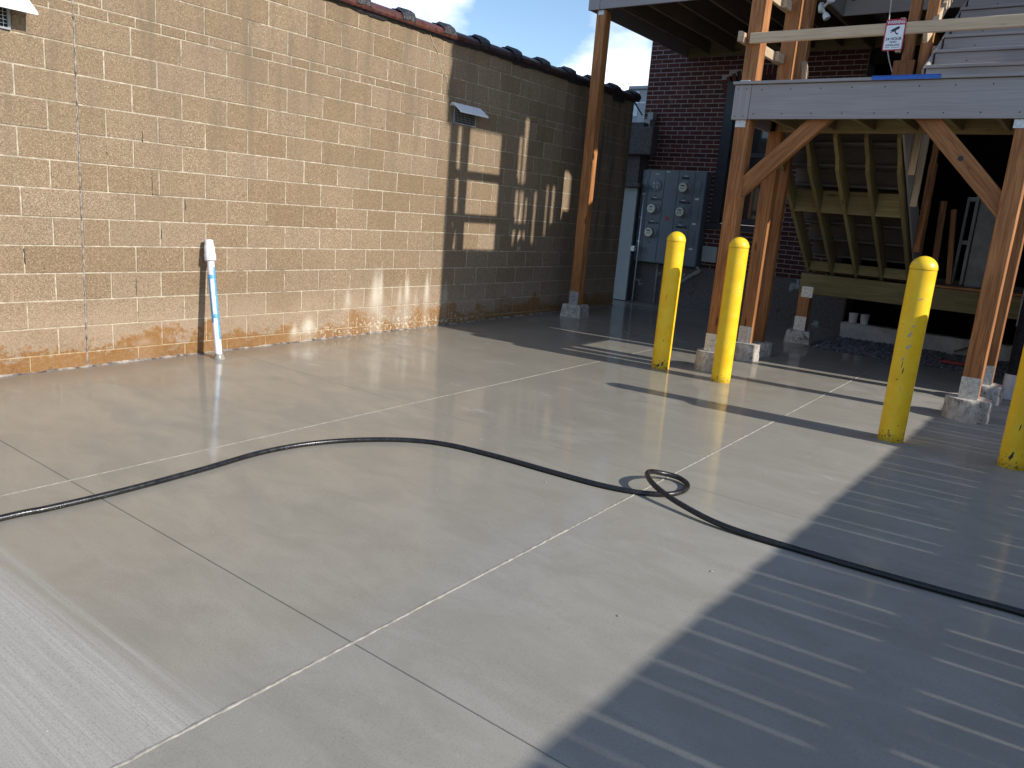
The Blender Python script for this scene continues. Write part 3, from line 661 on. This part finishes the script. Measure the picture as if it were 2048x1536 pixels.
LT = 2.66  # landing deck height
ld = thing('stair_landing', (5.05, -4.4, gz(5)), 'timber stair landing on brown posts with grey composite fascia', 'stair landing')
TOPZ = 6.9
post(ld, 4.60, -3.207, .12, TOPZ); post(ld, 5.55, -3.187, .125, TOPZ); post(ld, 4.60, -5.465, .115, TOPZ); post(ld, 5.55, -5.47, .115, TOPZ)
post(ld, 5.96, -3.19, .10, TOPZ, False, .10)
def landing(par, zt, detail=True):
    zb_ = zt - .025
    bx('rim_board', (4.495, -5.62, zb_ - .305), (4.52, -3.262, zb_ - .004), 'composite', par, .003)
    bx('corner_board', (4.489, -3.26, zb_ - .309), (4.522, -3.105, zb_ - .005), 'composite', par, .003)
    bx('corner_board', (4.489, -5.76, zb_ - .309), (4.522, -5.622, zb_ - .005), 'composite', par, .003)
    bx('side_board', (4.524, -3.13, zb_ - .305), (5.64, -3.108, zb_ - .004), 'composite', par, .003)
    bx('side_board', (4.524, -5.76, zb_ - .305), (5.64, -5.738, zb_ - .004), 'composite', par, .003)
    bx('front_beam', (4.524, -5.73, zb_ - .292), (4.56, -3.135, zb_ - .03), 'treated', par); bx('rear_beam', (5.48, -5.73, zb_ - .295), (5.60, -3.135, zb_ - .03), 'treated', par)
    for i in range(7): y = -3.40 - i * .37; bx('joist', (4.562, y - .019, zb_ - .28), (5.478, y + .019, zb_ - .012), 'treated', par)
    for i in range(8): x0 = 4.468 + i * .1465; bx('deck_board', (x0, -5.78, zb_), (x0 + .1405, -3.088, zt), 'composite', par, .003)
    if detail:
        for i in range(9):
            for zz in (zb_ - .05, zb_ - .26):
                y = -3.36 - i * .262 + (.05 if zz < zb_ - .2 else 0); lathe('screw', [(.006, 0), (.006, .001)], 'screw', par, (4.4945, y, zz), 8, axis=(-1, 0, 0))
        for y in (-3.14, -3.22):
            for zz in (zb_ - .04, zb_ - .28): lathe('screw', [(.0055, 0), (.0055, .001)], 'screw', par, (4.4885, y, zz), 8, axis=(-1, 0, 0))
landing(ld, LT)
for y in (-3.19, -5.43): bx('strap', (4.524, y - .05, 2.262), (4.5285, y + .05, 2.328), 'galv', ld, 0); bx('strap', (4.49, y - .045, LT + .001), (4.525, y + .045, LT + .012), 'galv', ld, .003)
# knee braces
bar('knee_brace', (4.60, -3.20, 1.655), (4.60, -3.98, 2.415), .085, .145, 'post', ld, (1, 0, 0)); bar('knee_brace', (4.60, -5.46, 1.617), (4.60, -4.69, 2.416), .085, .145, 'post', ld, (1, 0, 0))
lathe('brace_knot', [(.022, 0), (.02, .001)], 'screw', ld, (4.5572, -5.06, 2.03), 12, axis=(-1, 0, 0))
# temporary 2x4 rails
bar('guard_rail', (4.508, -3.18, 3.035), (4.508, -6.2, 3.04), .089, .04, 'pine', ld, (0, 0, 1)); 
for zz in (3.04, 3.535): bx('guard_rail', (4.41, -3.134, zz - .045), (5.66, -3.096, zz + .045), 'pine', ld)
bx('rail_cleat', (5.30, -3.174, 2.995), (5.475, -3.136, 3.085), 'pine', ld); bx('rail_cleat', (5.30, -3.174, 3.49), (5.475, -3.136, 3.58), 'pine', ld)
for zz in (3.04, 3.535): bx('guard_rail', (4.68, -5.58, zz - .045), (5.48, -5.542, zz + .045), 'pine', ld)
post(ld, 5.56, -4.31, LT, TOPZ, False, .09); post(ld, 5.56, -4.455, LT, TOPZ, False, .09)
bx('post_block', (5.45, -4.40, LT), (5.50, -4.22, 2.98), 'post', ld); bx('post_strip', (5.44, -4.26, 3.05), (5.49, -4.215, 3.35), 'pine', ld)
bar('leaning_offcut', (5.68, -3.38, LT + .01), (5.76, -3.29, 3.06), .05, .07, 'pine', ld, (0, 1, 0))
bx('tape_strip', (4.463, -4.82, 2.634), (4.4665, -4.30, 2.668), 'blue_tape', ld, 0); bx('tape_strip', (4.463, -4.82, 2.6605), (4.53, -4.30, 2.6625), 'blue_tape', ld, 0)
ld2 = thing('upper_stair_landing', (5.05, -4.4, 5.3), 'upper timber stair landing above the frame carried by the same posts', 'stair landing'); landing(ld2, 5.95, False)
for zz in (6.33, 6.78): bx('guard_rail', (4.41, -3.134, zz - .045), (5.66, -3.096, zz + .045), 'pine', ld2); bx('guard_rail', (4.489, -5.7, zz - .045), (4.528, -3.14, zz + .045), 'pine', ld2)

# upper deck against the building
ud = thing('upper_deck', (7.8, -2.5, 3.9), 'upper timber deck with grey fascia and exposed joists under it', 'deck')
DB, DT = 3.925, 4.28; NX, NY = 7.53, -3.06
post(ud, 6.40, -.41, .13, DB, True)
bx('strap', (6.324, -.45, DB - .06), (6.3285, -.37, DB - .0), 'galv', ud, 0)
bx('fascia', (6.29, NY, DB), (6.315, -.40, DT - .03), 'composite', ud, .003); bx('corner_board', (6.283, -.398, DB - .004), (6.318, -.235, DT - .03), 'composite', ud, .003); bx('side_fascia', (6.32, -.26, DB), (9.29, -.236, DT - .03), 'composite', ud, .003)
bx('front_beam', (6.317, NY + .03, DB + .02), (6.357, -.265, DT - .05), 'treated', ud); bx('notch_fascia', (6.36, NY - .025, DB), (NX - .002, NY, DT - .03), 'composite', ud, .003); bx('notch_fascia', (NX - .025, -5.7, DB), (NX, NY - .027, DT - .03), 'composite', ud, .003)
bx('notch_joist', (6.36, NY + .002, DB - .02), (9.25, NY + .042, DT - .05), 'darkwood', ud)
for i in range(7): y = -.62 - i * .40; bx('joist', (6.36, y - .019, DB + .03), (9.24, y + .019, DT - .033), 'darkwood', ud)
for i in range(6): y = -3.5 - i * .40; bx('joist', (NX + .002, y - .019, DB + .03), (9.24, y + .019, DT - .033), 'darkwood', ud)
bx('ledger', (9.245, -5.7, DB - .0), (9.287, -.27, DT - .035), 'treated', ud)
i = 0; x0 = 6.26
while x0 < 9.2: bx('deck_board', (x0, -.22 if True else 0, DT - .028), (x0 + .1405, NY - .03 if x0 + .14 < NX else -5.75, DT), 'composite', ud, .003) if False else bx('deck_board', (x0, NY - .03 if x0 + .14 < NX else -5.75, DT - .028), (x0 + .1405, -.22, DT), 'composite', ud, .003); x0 += .146

# flight A: from the low deck up toward the landing (soffit faces the yard)
fa = thing('lower_stair_flight', (6.6, -3.78, .9), 'lower stair flight seen from below with five pine stringers', 'stair flight')
def sof(x): return .9 + (7.4 - x) * .72
for y in (-3.18, -3.475, -3.76, -4.055, -4.355):
    v = []; xs = (5.605, 5.80, 7.62)
    pr = [(5.605, 2.30), (5.605, 2.42), (7.70, .915), (7.46, .862), (5.87, sof(5.87)), (5.80, 2.12)]
    for dy in (-.019, .019): v += [(x, y + dy, z) for x, z in pr]
    n = len(pr); f = [tuple(range(n)), tuple(range(2 * n - 1, n - 1, -1))] + [(i, n + i, n + (i + 1) % n, (i + 1) % n) for i in range(n)]
    c = Vector((6.6, y, 1.6)); ang = math.atan(.72)
    Rm = Matrix.Translation(c) @ Matrix.Rotation(ang, 4, 'Y'); inv = Rm.inverted()
    from_py('stringer', [inv @ Vector(q_) for q_ in v], f, 'treated', fa, False, Rm)
for k in range(1, 9):
    xk = 5.64 + .273 * (k - 1); zk = LT - .1967 * k
    bx('tread', (xk - .045, -4.40, zk - .0), (xk + .30, -3.15, zk + .026), 'tread_shaded', fa, .003); bx('riser', (xk - .022, -4.39, zk + .028), (xk - .004, -3.16, zk + .1967 - .002), 'riser_shaded', fa, .003)
for (a, b) in ((-3.456, -3.199), (-3.741, -3.494), (-4.036, -3.779), (-4.336, -4.074)): bx('blocking', (6.44, a + .001, 1.585), (6.478, b - .001, 1.83), 'treated', fa); bx('bottom_blocking', (7.40, a + .001, .90), (7.435, b - .001, 1.02), 'treated', fa)
bar('skirt_board', (5.62, -4.40, 2.44), (7.60, -4.40, 1.03), .28, .022, 'composite', fa, (.6, 0, .8))
for x_, z1_ in ((5.95, 3.2), (6.35, 2.9), (7.0, 2.5)): bx('guard_post', (x_, -4.48, sof(x_) + .05), (x_ + .04, -4.414, z1_), 'pine' if x_ < 6.5 else 'post', fa)

# flight B: from the landing up to the deck (risers face the yard)
fbt = thing('upper_stair_flight', (6.2, -5.1, 2.7), 'upper stair flight with grey composite treads climbing to the deck', 'stair flight')
for k in range(1, 10):
    xk = 5.0 + .27 * (k - 1); zk = LT + .18 * k
    if k < 9: bx('tread', (xk - .01, -5.70, zk - .026), (xk + .275, -4.585, zk), 'composite', fbt, .003)
    bx('riser', (xk + .012, -5.69, zk - .18 + .002), (xk + .03, -4.595, zk - .028), 'composite', fbt, .003)
    for dy in (-4.85, -5.4): lathe('screw', [(.006, 0), (.006, .001)], 'screw', fbt, (xk + .0118, dy, zk - .10), 8, axis=(-1, 0, 0))
for y in (-4.60, -5.67): bar('stringer', (5.12, y - .0, LT - .03), (7.40, y, DT - .24), .24, .038, 'treated', fbt, (-.55, 0, .83))
bar('skirt_board', (5.06, -4.570, LT + .06), (7.44, -4.570, DT - .05), .20, .02, 'composite', fbt, (-.55, 0, .83))
bar('hand_rail', (5.22, -4.50, 3.11), (6.0, -4.50, 3.637), .089, .038, 'pine', fbt, (-.55, 0, .83))
# flight C: from the deck up to the upper landing
fc = thing('third_stair_flight', (6.6, -3.78, 4.3), 'third stair flight above the frame rising from the upper deck', 'stair flight')
for k in range(1, 8):
    xk = 5.62 + .27 * (k - 1); zk = 5.95 - .205 * k
    bx('tread', (xk - .005, -4.40, zk), (xk + .30, -3.15, zk + .026), 'composite', fc, .003); bx('riser', (xk - .022, -4.39, zk + .028), (xk - .004, -3.16, zk + .203), 'composite', fc, .003)
for y in (-3.18, -3.78, -4.37): bar('stringer', (5.62, y, 5.62), (7.56, y, 4.16), .20, .038, 'treated', fc, (.54, 0, .84))

# low deck by the basement opening
lo = thing('low_deck', (8.2, -4.4, gz(8)), 'low timber platform with green treated beam at the foot of the stairs', 'deck')
post(lo, 7.45, -3.20, .125, .605, True)
bx('beam', (7.38, -5.78, .605), (7.42, -3.12, .858), 'treated', lo, .005); bx('strap', (7.374, -3.30, .555), (7.3785, -3.16, .69), 'galv', lo, 0)
for i in range(7): y = -3.4 - i * .42; bx('joist', (7.422, y - .019, .62), (9.24, y + .019, .856), 'treated', lo)
for i in range(13): x0 = 7.44 + i * .144; bx('deck_board', (x0, -5.78, .860), (x0 + .138, -4.43 if x0 < 7.72 else -3.12, .888), 'darkwood', lo, .003)
bx('edge_board', (7.352, -5.78, .862), (7.437, -4.44, .886), 'post', lo, .003)
for (ya, za, yb, lab, mt, w_) in ((-4.31, 2.28, -4.31, 'tall brown timber offcut leaning on the low platform beside the stair skirt', 'post', .095), (-4.50, 1.85, -4.52, 'medium brown timber offcut with pale sawn top standing on the low platform', 'post', .07), (-4.62, 1.76, -4.70, 'short reddish timber offcut standing in shade on the low platform', 'post', .06)):
    o = bar('timber_offcut', (7.78, yb - .03, .89), (7.86, ya, za), w_, .045, mt, None, (0, 1, 0)); meta(o, lab, 'timber', 'offcuts standing on the low platform')
pn = thing('panel_frame', (7.9, -4.95, .888), 'weathered grey plywood panel with timber frame leaning on the low platform', 'panel')
bar('plywood_sheet', (7.76, -5.02, .89), (7.92, -5.0, 1.92), .26, .018, 'panel_grey', pn, (0, 1, 0)); bar('frame_stud', (7.79, -4.86, .889), (7.95, -4.84, 1.92), .035, .12, 'panel_grey', pn, (0, 1, 0)); bar('frame_stud', (7.90, -4.75, .889), (8.06, -4.73, 1.92), .03, .05, 'panel_grey', pn, (0, 1, 0))
bar('frame_rail', (7.85, -4.86, 1.39), (7.98, -4.74, 1.39), .05, .03, 'panel_grey', pn, (0, 0, 1)); bar('frame_rail', (7.93, -4.86, 1.895), (8.05, -4.74, 1.895), .05, .03, 'panel_grey', pn, (0, 0, 1))
# kerb, gravel, oddments under the low deck
kbm = from_py('concrete_kerb', [(8.52, -6.2, -.06), (8.52, -3.44, -.06), (8.60, -3.40, .185), (8.60, -6.2, .185), (8.85, -6.2, -.06), (8.85, -3.44, -.06), (8.80, -3.42, .185), (8.80, -6.2, .185)], [(0, 3, 2, 1), (4, 5, 6, 7), (3, 7, 6, 2), (0, 1, 5, 4), (1, 2, 6, 5), (0, 4, 7, 3)], 'kerb'); meta(kbm, 'low pale concrete kerb behind the gravel under the platform', 'kerb')
gb = from_py('gravel_bed', [(7.16, -6.4, gz(7.2) - .012), (9.28, -6.4, -.015), (9.28, -3.34, -.015), (7.16, -3.34, gz(7.2) - .012)], [(0, 1, 2, 3)], 'gravel'); meta(gb, kind='structure')
v = []; f = []
ico = bmesh.new(); bmesh.ops.create_icosphere(ico, subdivisions=1, radius=1); iv = [tuple(q_.co) for q_ in ico.verts]; ico.verts.index_update(); if_ = [tuple(q_.index for q_ in fc_.verts) for fc_ in ico.faces]; ico.free()
for i in range(3800):
    x = random.uniform(7.12, 8.53); y = random.uniform(-6.2, -3.36)
    if x < 7.2 and random.random() < .6: continue
    if abs(x - 7.45) < .24 and y > -3.45: continue
    s = random.uniform(.008, .02); b = len(v); sx, sy, sz = s * random.uniform(.7, 1.3), s * random.uniform(.7, 1.3), s * random.uniform(.5, .9); z = gz(x) + .002 + random.uniform(0, .012)
    v += [(x + a * sx, y + c_ * sy, z + d * sz) for a, c_, d in iv]; f += [tuple(b + q_ for q_ in t_) for t_ in if_]
meta(from_py('gravel', v, f, 'gravel'), 'loose grey gravel strip under the low platform', 'gravel', kind='stuff')
for (y, lab) in ((-3.53, 'white pail standing on the kerb end beside the foundation'), (-3.68, 'second white pail tipped beside the first on the kerb')):
    o = lathe('white_pail', [(.05, 0), (.058, .12), (.061, .125), (.061, .135), (.052, .135), (.05, .02), (0, .02)], 'pvc', None, (8.70, y, .186), 18); meta(o, lab, 'pail')
o = bar('dark_plank', (8.44, -4.86, .03), (8.50, -5.12, .17), .08, .02, 'darkwood', None, (1, 0, 0)); meta(o, 'dark wooden plank leaning against the pale kerb', 'plank')
o = bx('red_offcut', (7.42, -5.30, .0), (7.46, -4.86, .035), 'red', None, .006); meta(o, 'red plastic strip lying on the gravel', 'strip')

# downspout at the right
dp = thing('drain_pipe', (5.95, -5.61, gz(6)), 'black corrugated drain pipe dropping into a white sleeve', 'drain pipe')
lathe('white_sleeve', [(.062, gz(6) - .0), (.062, .19), (.055, .19), (.055, .1)], 'pvc', dp, (5.95, -5.66, 0), 20)
pr = []
for i in range(330): z = .12 + i * .0085; pr.append((.053 if i % 2 else .046, z))
lathe('corrugated_pipe', pr, 'corrugated', dp, (5.95, -5.66, 0), 20, False)
tp = thing('trim_post', (6.3, -5.62, gz(6.3)), 'pale grey trim post behind the rear right landing post', 'post'); bx('trim', (6.28, -5.72, .62), (6.36, -5.58, 2.9), 'composite', tp); bx('stub', (6.29, -5.71, gz(6.3)), (6.35, -5.59, .6195), 'post', tp)

# ================================================================== BOLLARDS
def bollard(x, y, label, lean=(0, 0), marks=()):
    R_ = .088; H = 1.345; z0 = gz(x) - .01
    b_ = thing('bollard', (x, y, z0), label, 'bollard', 'yellow bollards protecting the stair posts')
    n = 36; pr = [(R_, 0.), (R_, .05), (R_, .15), (R_, .4), (R_, .8), (R_, H - .088 - .004)]
    o1 = lathe('sleeve', pr, 'yellow', b_, (x, y, z0), n)
    o2 = lathe('dome_cap', [(R_ + .0015, H - .094), (R_ + .0025, H - .088)] + [(max(1e-7, (R_ + .0022) * math.cos(a)), H - .088 + .086 * math.sin(a)) for a in [i * math.pi / 20 for i in range(1, 11)]], 'yellow', b_, (x, y, z0), n)
    lathe('cap_seam', [(R_ + .0005, H - .0965), (R_ + .0016, H - .0955), (R_ + .0005, H - .0942)], 'screw', b_, (x, y, z0), n)
    for (a_, zc, da, dz, mt_) in marks:   # scraped paint
        vv = []; ff = []; m_ = 7
        for j_ in range(m_ + 1):
            t_ = j_ / m_; wd = da * (1 - abs(2 * t_ - 1) ** 2) * random.uniform(.6, 1.1) + .004; sk = (t_ - .5) * da * .8
            for i_ in range(4): aa = math.radians(a_) + sk + wd * (i_ / 3 - .5); vv.append((x + (R_ + .0006) * math.cos(aa), y + (R_ + .0006) * math.sin(aa), z0 + zc + dz * (t_ - .5) + random.uniform(-.002, .002)))
        for j_ in range(m_):
            for i_ in range(3): ff.append((j_ * 4 + i_, j_ * 4 + i_ + 1, j_ * 4 + 5 + i_, j_ * 4 + 4 + i_))
        from_py('scrape_mark', vv, ff, mt_, b_)
    b_.rotation_euler = (lean[0], lean[1], 0)
    return b_
bollard(4.165, -2.855, 'yellow bollard standing alone in front of the meter cabinet', (0.004, -.002), [(205, .30, .10, .02, 'screw'), (190, .05, .3, .04, 'screw'), (215, .07, .25, .05, 'screw'), (188, .72, .10, .06, 'rustmark')])
bollard(4.115, -3.505, 'yellow bollard directly in front of the left landing post', (-.004, .0))
bollard(3.305, -5.150, 'scuffed yellow bollard in front of the right landing post, long shadow', (0, 0), [(196, .86, .25, .02, 'scuff'), (188, .80, .2, .05, 'scuff'), (180, .79, .12, .03, 'scuff'), (190, .71, .35, .035, 'scuff'), (176, .62, .2, .03, 'scuff'), (178, .58, .05, .06, 'screw'), (186, .54, .10, .05, 'screw'), (167, .47, .12, .014, 'screw'), (205, 1.05, .30, .02, 'scuff')])
bollard(3.29, -5.915, 'yellow bollard standing in the fence shadow, cut off by the frame', (0, 0), [(172, .10, .25, .07, 'screw'), (180, .30, .08, .05, 'screw')])

# ================================================================== WHITE PIPE BY THE WALL
pp = thing('pvc_pipe', (.965, -.275, gz(.96)), 'white PVC stub pipe with cap and blue tape leaning at the block wall', 'pipe')
A = Vector((.968, -.265, gz(.96) - .02)); Bp = Vector((1.004, -.06, .872)); ax = (Bp - A).normalized(); Ln = (Bp - A).length
def on(s): return A + ax * s
lathe('shaft', [(.0302, 0), (.0302, Ln - .06)], 'pvc', pp, on(0), 24, axis=ax)
lathe('cap', [(.046, 0), (.0475, .01), (.0475, .055), (.044, .058), (.043, .115), (.039, .13), (.037, .132), (.036, .172), (.030, .176), (0, .176)], 'pvc', pp, on(Ln - .165), 24, axis=ax)
for s, h in ((.30, .035), (.635, .035)): lathe('tape_band', [(.0308, 0), (.0312, .002), (.0312, h - .002), (.0308, h)], 'pale_blue', pp, on(Ln - s - .02), 24, axis=ax)
def strip(s0, s1, a0, a1):
    v = []; f = []; Q = ax.to_track_quat('Z', 'Y').to_matrix(); n = 6; m = 14
    for j in range(m + 1):
        for i in range(n + 1):
            jit = random.uniform(-.06, .06) if i in (0, n) else 0
            a = a0 + (a1 - a0) * i / n + jit; v.append(on(s0 + (s1 - s0) * j / m) + Q @ Vector((math.cos(a) * .0309, math.sin(a) * .0309, 0)))
    for j in range(m):
        for i in range(n): f.append((j * (n + 1) + i, j * (n + 1) + i + 1, (j + 1) * (n + 1) + i + 1, (j + 1) * (n + 1) + i))
    from_py('tape_strip', v, f, 'pale_blue', pp, True)
Qi = ax.to_track_quat('Z', 'Y').to_matrix().inverted(); tocam = Qi @ (Vector((-2.77, -6.12, .9)) - A).normalized(); ca = math.atan2(tocam.y, tocam.x)
strip(.18, .80, ca + .5, ca + 1.75); strip(.33, .72, ca - 1.75, ca - .55)
lathe('mud_collar', [(.05, 0), (.045, .02), (.033, .045)], 'concrete', pp, (.968, -.265, gz(.96)), 18, jit=.1)
bx('cap_label', (1.0, -.105, .745), (1.045, -.1, .765), 'label_red', pp, 0)

# ================================================================== HOSE
hp = [(-5.5, -2.2), (-3.6, -2.62), (-2.3, -2.60), (-1.56, -2.60), (-1.37, -2.62), (-1.04, -2.63), (-.64, -2.61), (-.25, -2.575), (.06, -2.62), (.33, -2.75), (.56, -2.95), (.68, -3.18), (.735, -3.52), (.76, -3.87), (.79, -4.18), (.85, -4.38), (.94, -4.50), (1.06, -4.545), (1.17, -4.52), (1.215, -4.44), (1.16, -4.36), (1.06, -4.335), (.955, -4.375), (.872, -4.475), (.805, -4.65), (.75, -4.91), (.76, -5.27), (.79, -5.70), (.82, -5.98), (.84, -6.16), (.9, -7.0), (.7, -8.0)]
hh = [0] * 18 + [.004, .012, .03, .055, .065, .05, .025, .006] + [0] * 6
hr = .0148
ho = tube('garden_hose', spline([(x, y, gz(x) + hr - .001 + h) for (x, y), h in zip(hp, hh)], 12), hr, 'black_rubber', None, 12)
meta(ho, 'thick black rubber hose lying across the wet paving with one small loop', 'hose')

# ================================================================== SIGN, FLOODLIGHT, CABLE
sg = thing('warning_sign', (4.48, -4.42, 2.98), 'red and white video surveillance warning sign on the pine rail', 'sign')
sc_c = Vector((4.482, -4.412, 2.985)); SW, SH = .155, .243
def rrect(w, h, r):
    out = []
    for cx_, cy_, a0 in ((w / 2 - r, h / 2 - r, 0), (-w / 2 + r, h / 2 - r, 90), (-w / 2 + r, -h / 2 + r, 180), (w / 2 - r, -h / 2 + r, 270)):
        for k in range(5): a = math.radians(a0 + k * 22.5); out.append((cx_ + r * math.cos(a), cy_ + r * math.sin(a)))
    return out
MS = Matrix.Translation(sc_c) @ Matrix(((0, 0, -1, 0), (-1, 0, 0, 0), (0, 1, 0, 0), (0, 0, 0, 1)))   # local x -> -Y, y -> +Z, z -> toward the yard
def plate(name, pts, z0, z1, mat):
    n = len(pts); v = [(x, y, z0) for x, y in pts] + [(x, y, z1) for x, y in pts]
    f = [tuple(range(n, 2 * n)), tuple(range(n - 1, -1, -1))] + [(i, (i + 1) % n, n + (i + 1) % n, n + i) for i in range(n)]
    return from_py(name, v, f, mat, sg, False, MS)
plate('sign_board', rrect(SW, SH, .014), -.002, 0, 'sign_red')
plate('white_panel', [(x, y - .018) for x, y in rrect(SW - .018, SH - .056, .006)], .0003, .0011, 'sign_white')
def tx(s, y, size, mat, sx=1.): text('lettering', s, size, mat, sg, MS @ Matrix.Translation((0, y, .0018)), .0004, sx)
tx('WARNING', .0965, .034, 'sign_white', .82); tx('24 HOUR', -.031, .031, 'sign_black', .95); tx('VIDEO', -.056, .019, 'sign_black', 1.0); tx('SURVEILLANCE', -.079, .0185, 'sign_black', .86)
for i in range(9): 
    if i != 3: plate('small_print', [(-.058 + i * .013, -.0985), (-.058 + i * .013 + .0105, -.0985), (-.058 + i * .013 + .0105, -.0945), (-.058 + i * .013, -.0945)], .0012, .0016, 'sign_black')
plate('camera_icon', [(-.042, .030), (-.030, .016), (.002, .030), (.032, .046), (.034, .062), (.022, .064), (-.016, .047)], .0012, .0018, 'sign_black')
plate('camera_icon_arm', [(-.004, .030), (.006, .034), (.010, .016), (.026, .012), (.028, .002), (.016, .002), (.002, .016)], .0012, .0018, 'sign_black')
plate('camera_icon_lens', [(-.031 + .007 * math.cos(a * .785), .0265 + .006 * math.sin(a * .785)) for a in range(8)], .0019, .0024, 'sign_white')
fl_ = thing('floodlight', (6.62, -3.12, 3.82), 'white twin-head security floodlight fixed under the upper deck fascia', 'floodlight')
lathe('mount', [(.055, 0), (.055, .03), (.02, .05)], 'light_white', fl_, (6.60, -3.085, 3.80), 18, axis=(0, -1, 0)); 
for a, b in (((6.60, -3.12, 3.80), (6.52, -3.20, 3.83)), ((6.60, -3.12, 3.79), (6.60, -3.15, 3.74))):
    d_ = (Vector(b) - Vector(a)).normalized(); tube('arm', [a, b], .014, 'light_white', fl_, 8); lathe('lamp_head', [(.0, 0), (.026, .003), (.034, .022), (.039, .066), (.034, .07), (.0, .067)], 'light_white', fl_, b, 18, axis=d_)
cb = tube('white_cable', spline([(5.9, -3.98, 4.5), (5.85, -4.0, 3.95), (5.8, -4.02, 3.6), (5.72, -4.07, 3.2), (5.66, -4.16, 2.95), (5.6, -4.26, 2.80)], 6), .005, 'cable', None, 6); meta(cb, 'thin white cable hanging down behind the pine rail', 'cable')

# ================================================================== BOARD FENCE to the right of the yard (outside the frame, throws the striped shade)
fe = thing('board_fence', (2, -8.5, gz(2)), 'tall board fence with narrow gaps along the right side of the yard', 'fence')
FY = -8.42; x = -2.6; FH = 1.88
while x < 9.2:
    w_ = .1275 + random.uniform(-.001, .001); g_ = (.006, .0015, .007, .004, .0075, .001, .0055, .0065, .0025, .007)[int(x * 7.3 + 50) % 10]
    bx('fence_board', (x, FY, gz(x) + .03), (x + w_, FY + .019, gz(3) + FH + random.uniform(-.004, .004)), 'fence', fe, 0); x += w_ + g_
for zz in (.45, 1.45): bx('fence_rail', (-2.6, FY - .04, zz - .07), (9.2, FY - .001, zz + .02), 'fence', fe)
for i in range(6): bx('fence_post', (-2.5 + i * 2.3, FY - .135, gz(0) - .1), (-2.41 + i * 2.3, FY - .042, 1.6), 'fence', fe)

# ================================================================== unseen wall mass and slotted screen added right of the stairs to shade the alley
wg = thing('shade_wing', (9, -6.1, -.1), 'unseen wall mass added right of the timber stairs to shade the alley', 'building')
bx('shade_wall', (5.80, -6.2, -.4), (9.28, -5.86, 4.28), 'bmortar', wg); bx('tall_wall', (7.42, -9.0, 4.282), (12.0, -5.87, 7.6), 'bmortar', wg); bx('rear_wall', (8.9, -9.0, -.4), (9.28, -6.205, 4.28), 'bmortar', wg)
sc = thing('shade_screen', (6.6, -5.9, 4.28), 'unseen board screen added above the wall mass, slotted to shape the wall light', 'screen')
slits = [(5.893, .05, 4.30, 5.75), (5.985, .075, 4.34, 5.98), (6.12, .03, 4.42, 5.0), (6.31, .04, 4.42, 5.1), (6.585, .03, 4.5, 5.2), (6.72, .05, 4.60, 5.20), (6.86, .40, 4.70, 5.42)]  # openings placed to throw strips of light onto the block wall
xa = 5.80
for (x0, w_, z0, z1) in slits:
    if x0 - xa > .004: bx('screen_board', (xa, -5.93, 4.284), (x0, -5.905, 7.3), 'fence', sc, 0)
    bx('screen_board', (x0, -5.93, z1), (x0 + w_, -5.905, 7.3), 'fence', sc, 0); bx('screen_board', (x0, -5.93, 4.284), (x0 + w_, -5.905, max(z0, 4.29)), 'fence', sc, 0); xa = x0 + w_
bx('screen_board', (xa, -5.93, 4.284), (7.415, -5.905, 7.3), 'fence', sc, 0)
for zz in (4.65, 5.15): bx('screen_rail', (5.80, -5.97, zz - .045), (6.3, -5.932, zz + .045), 'fence', sc)
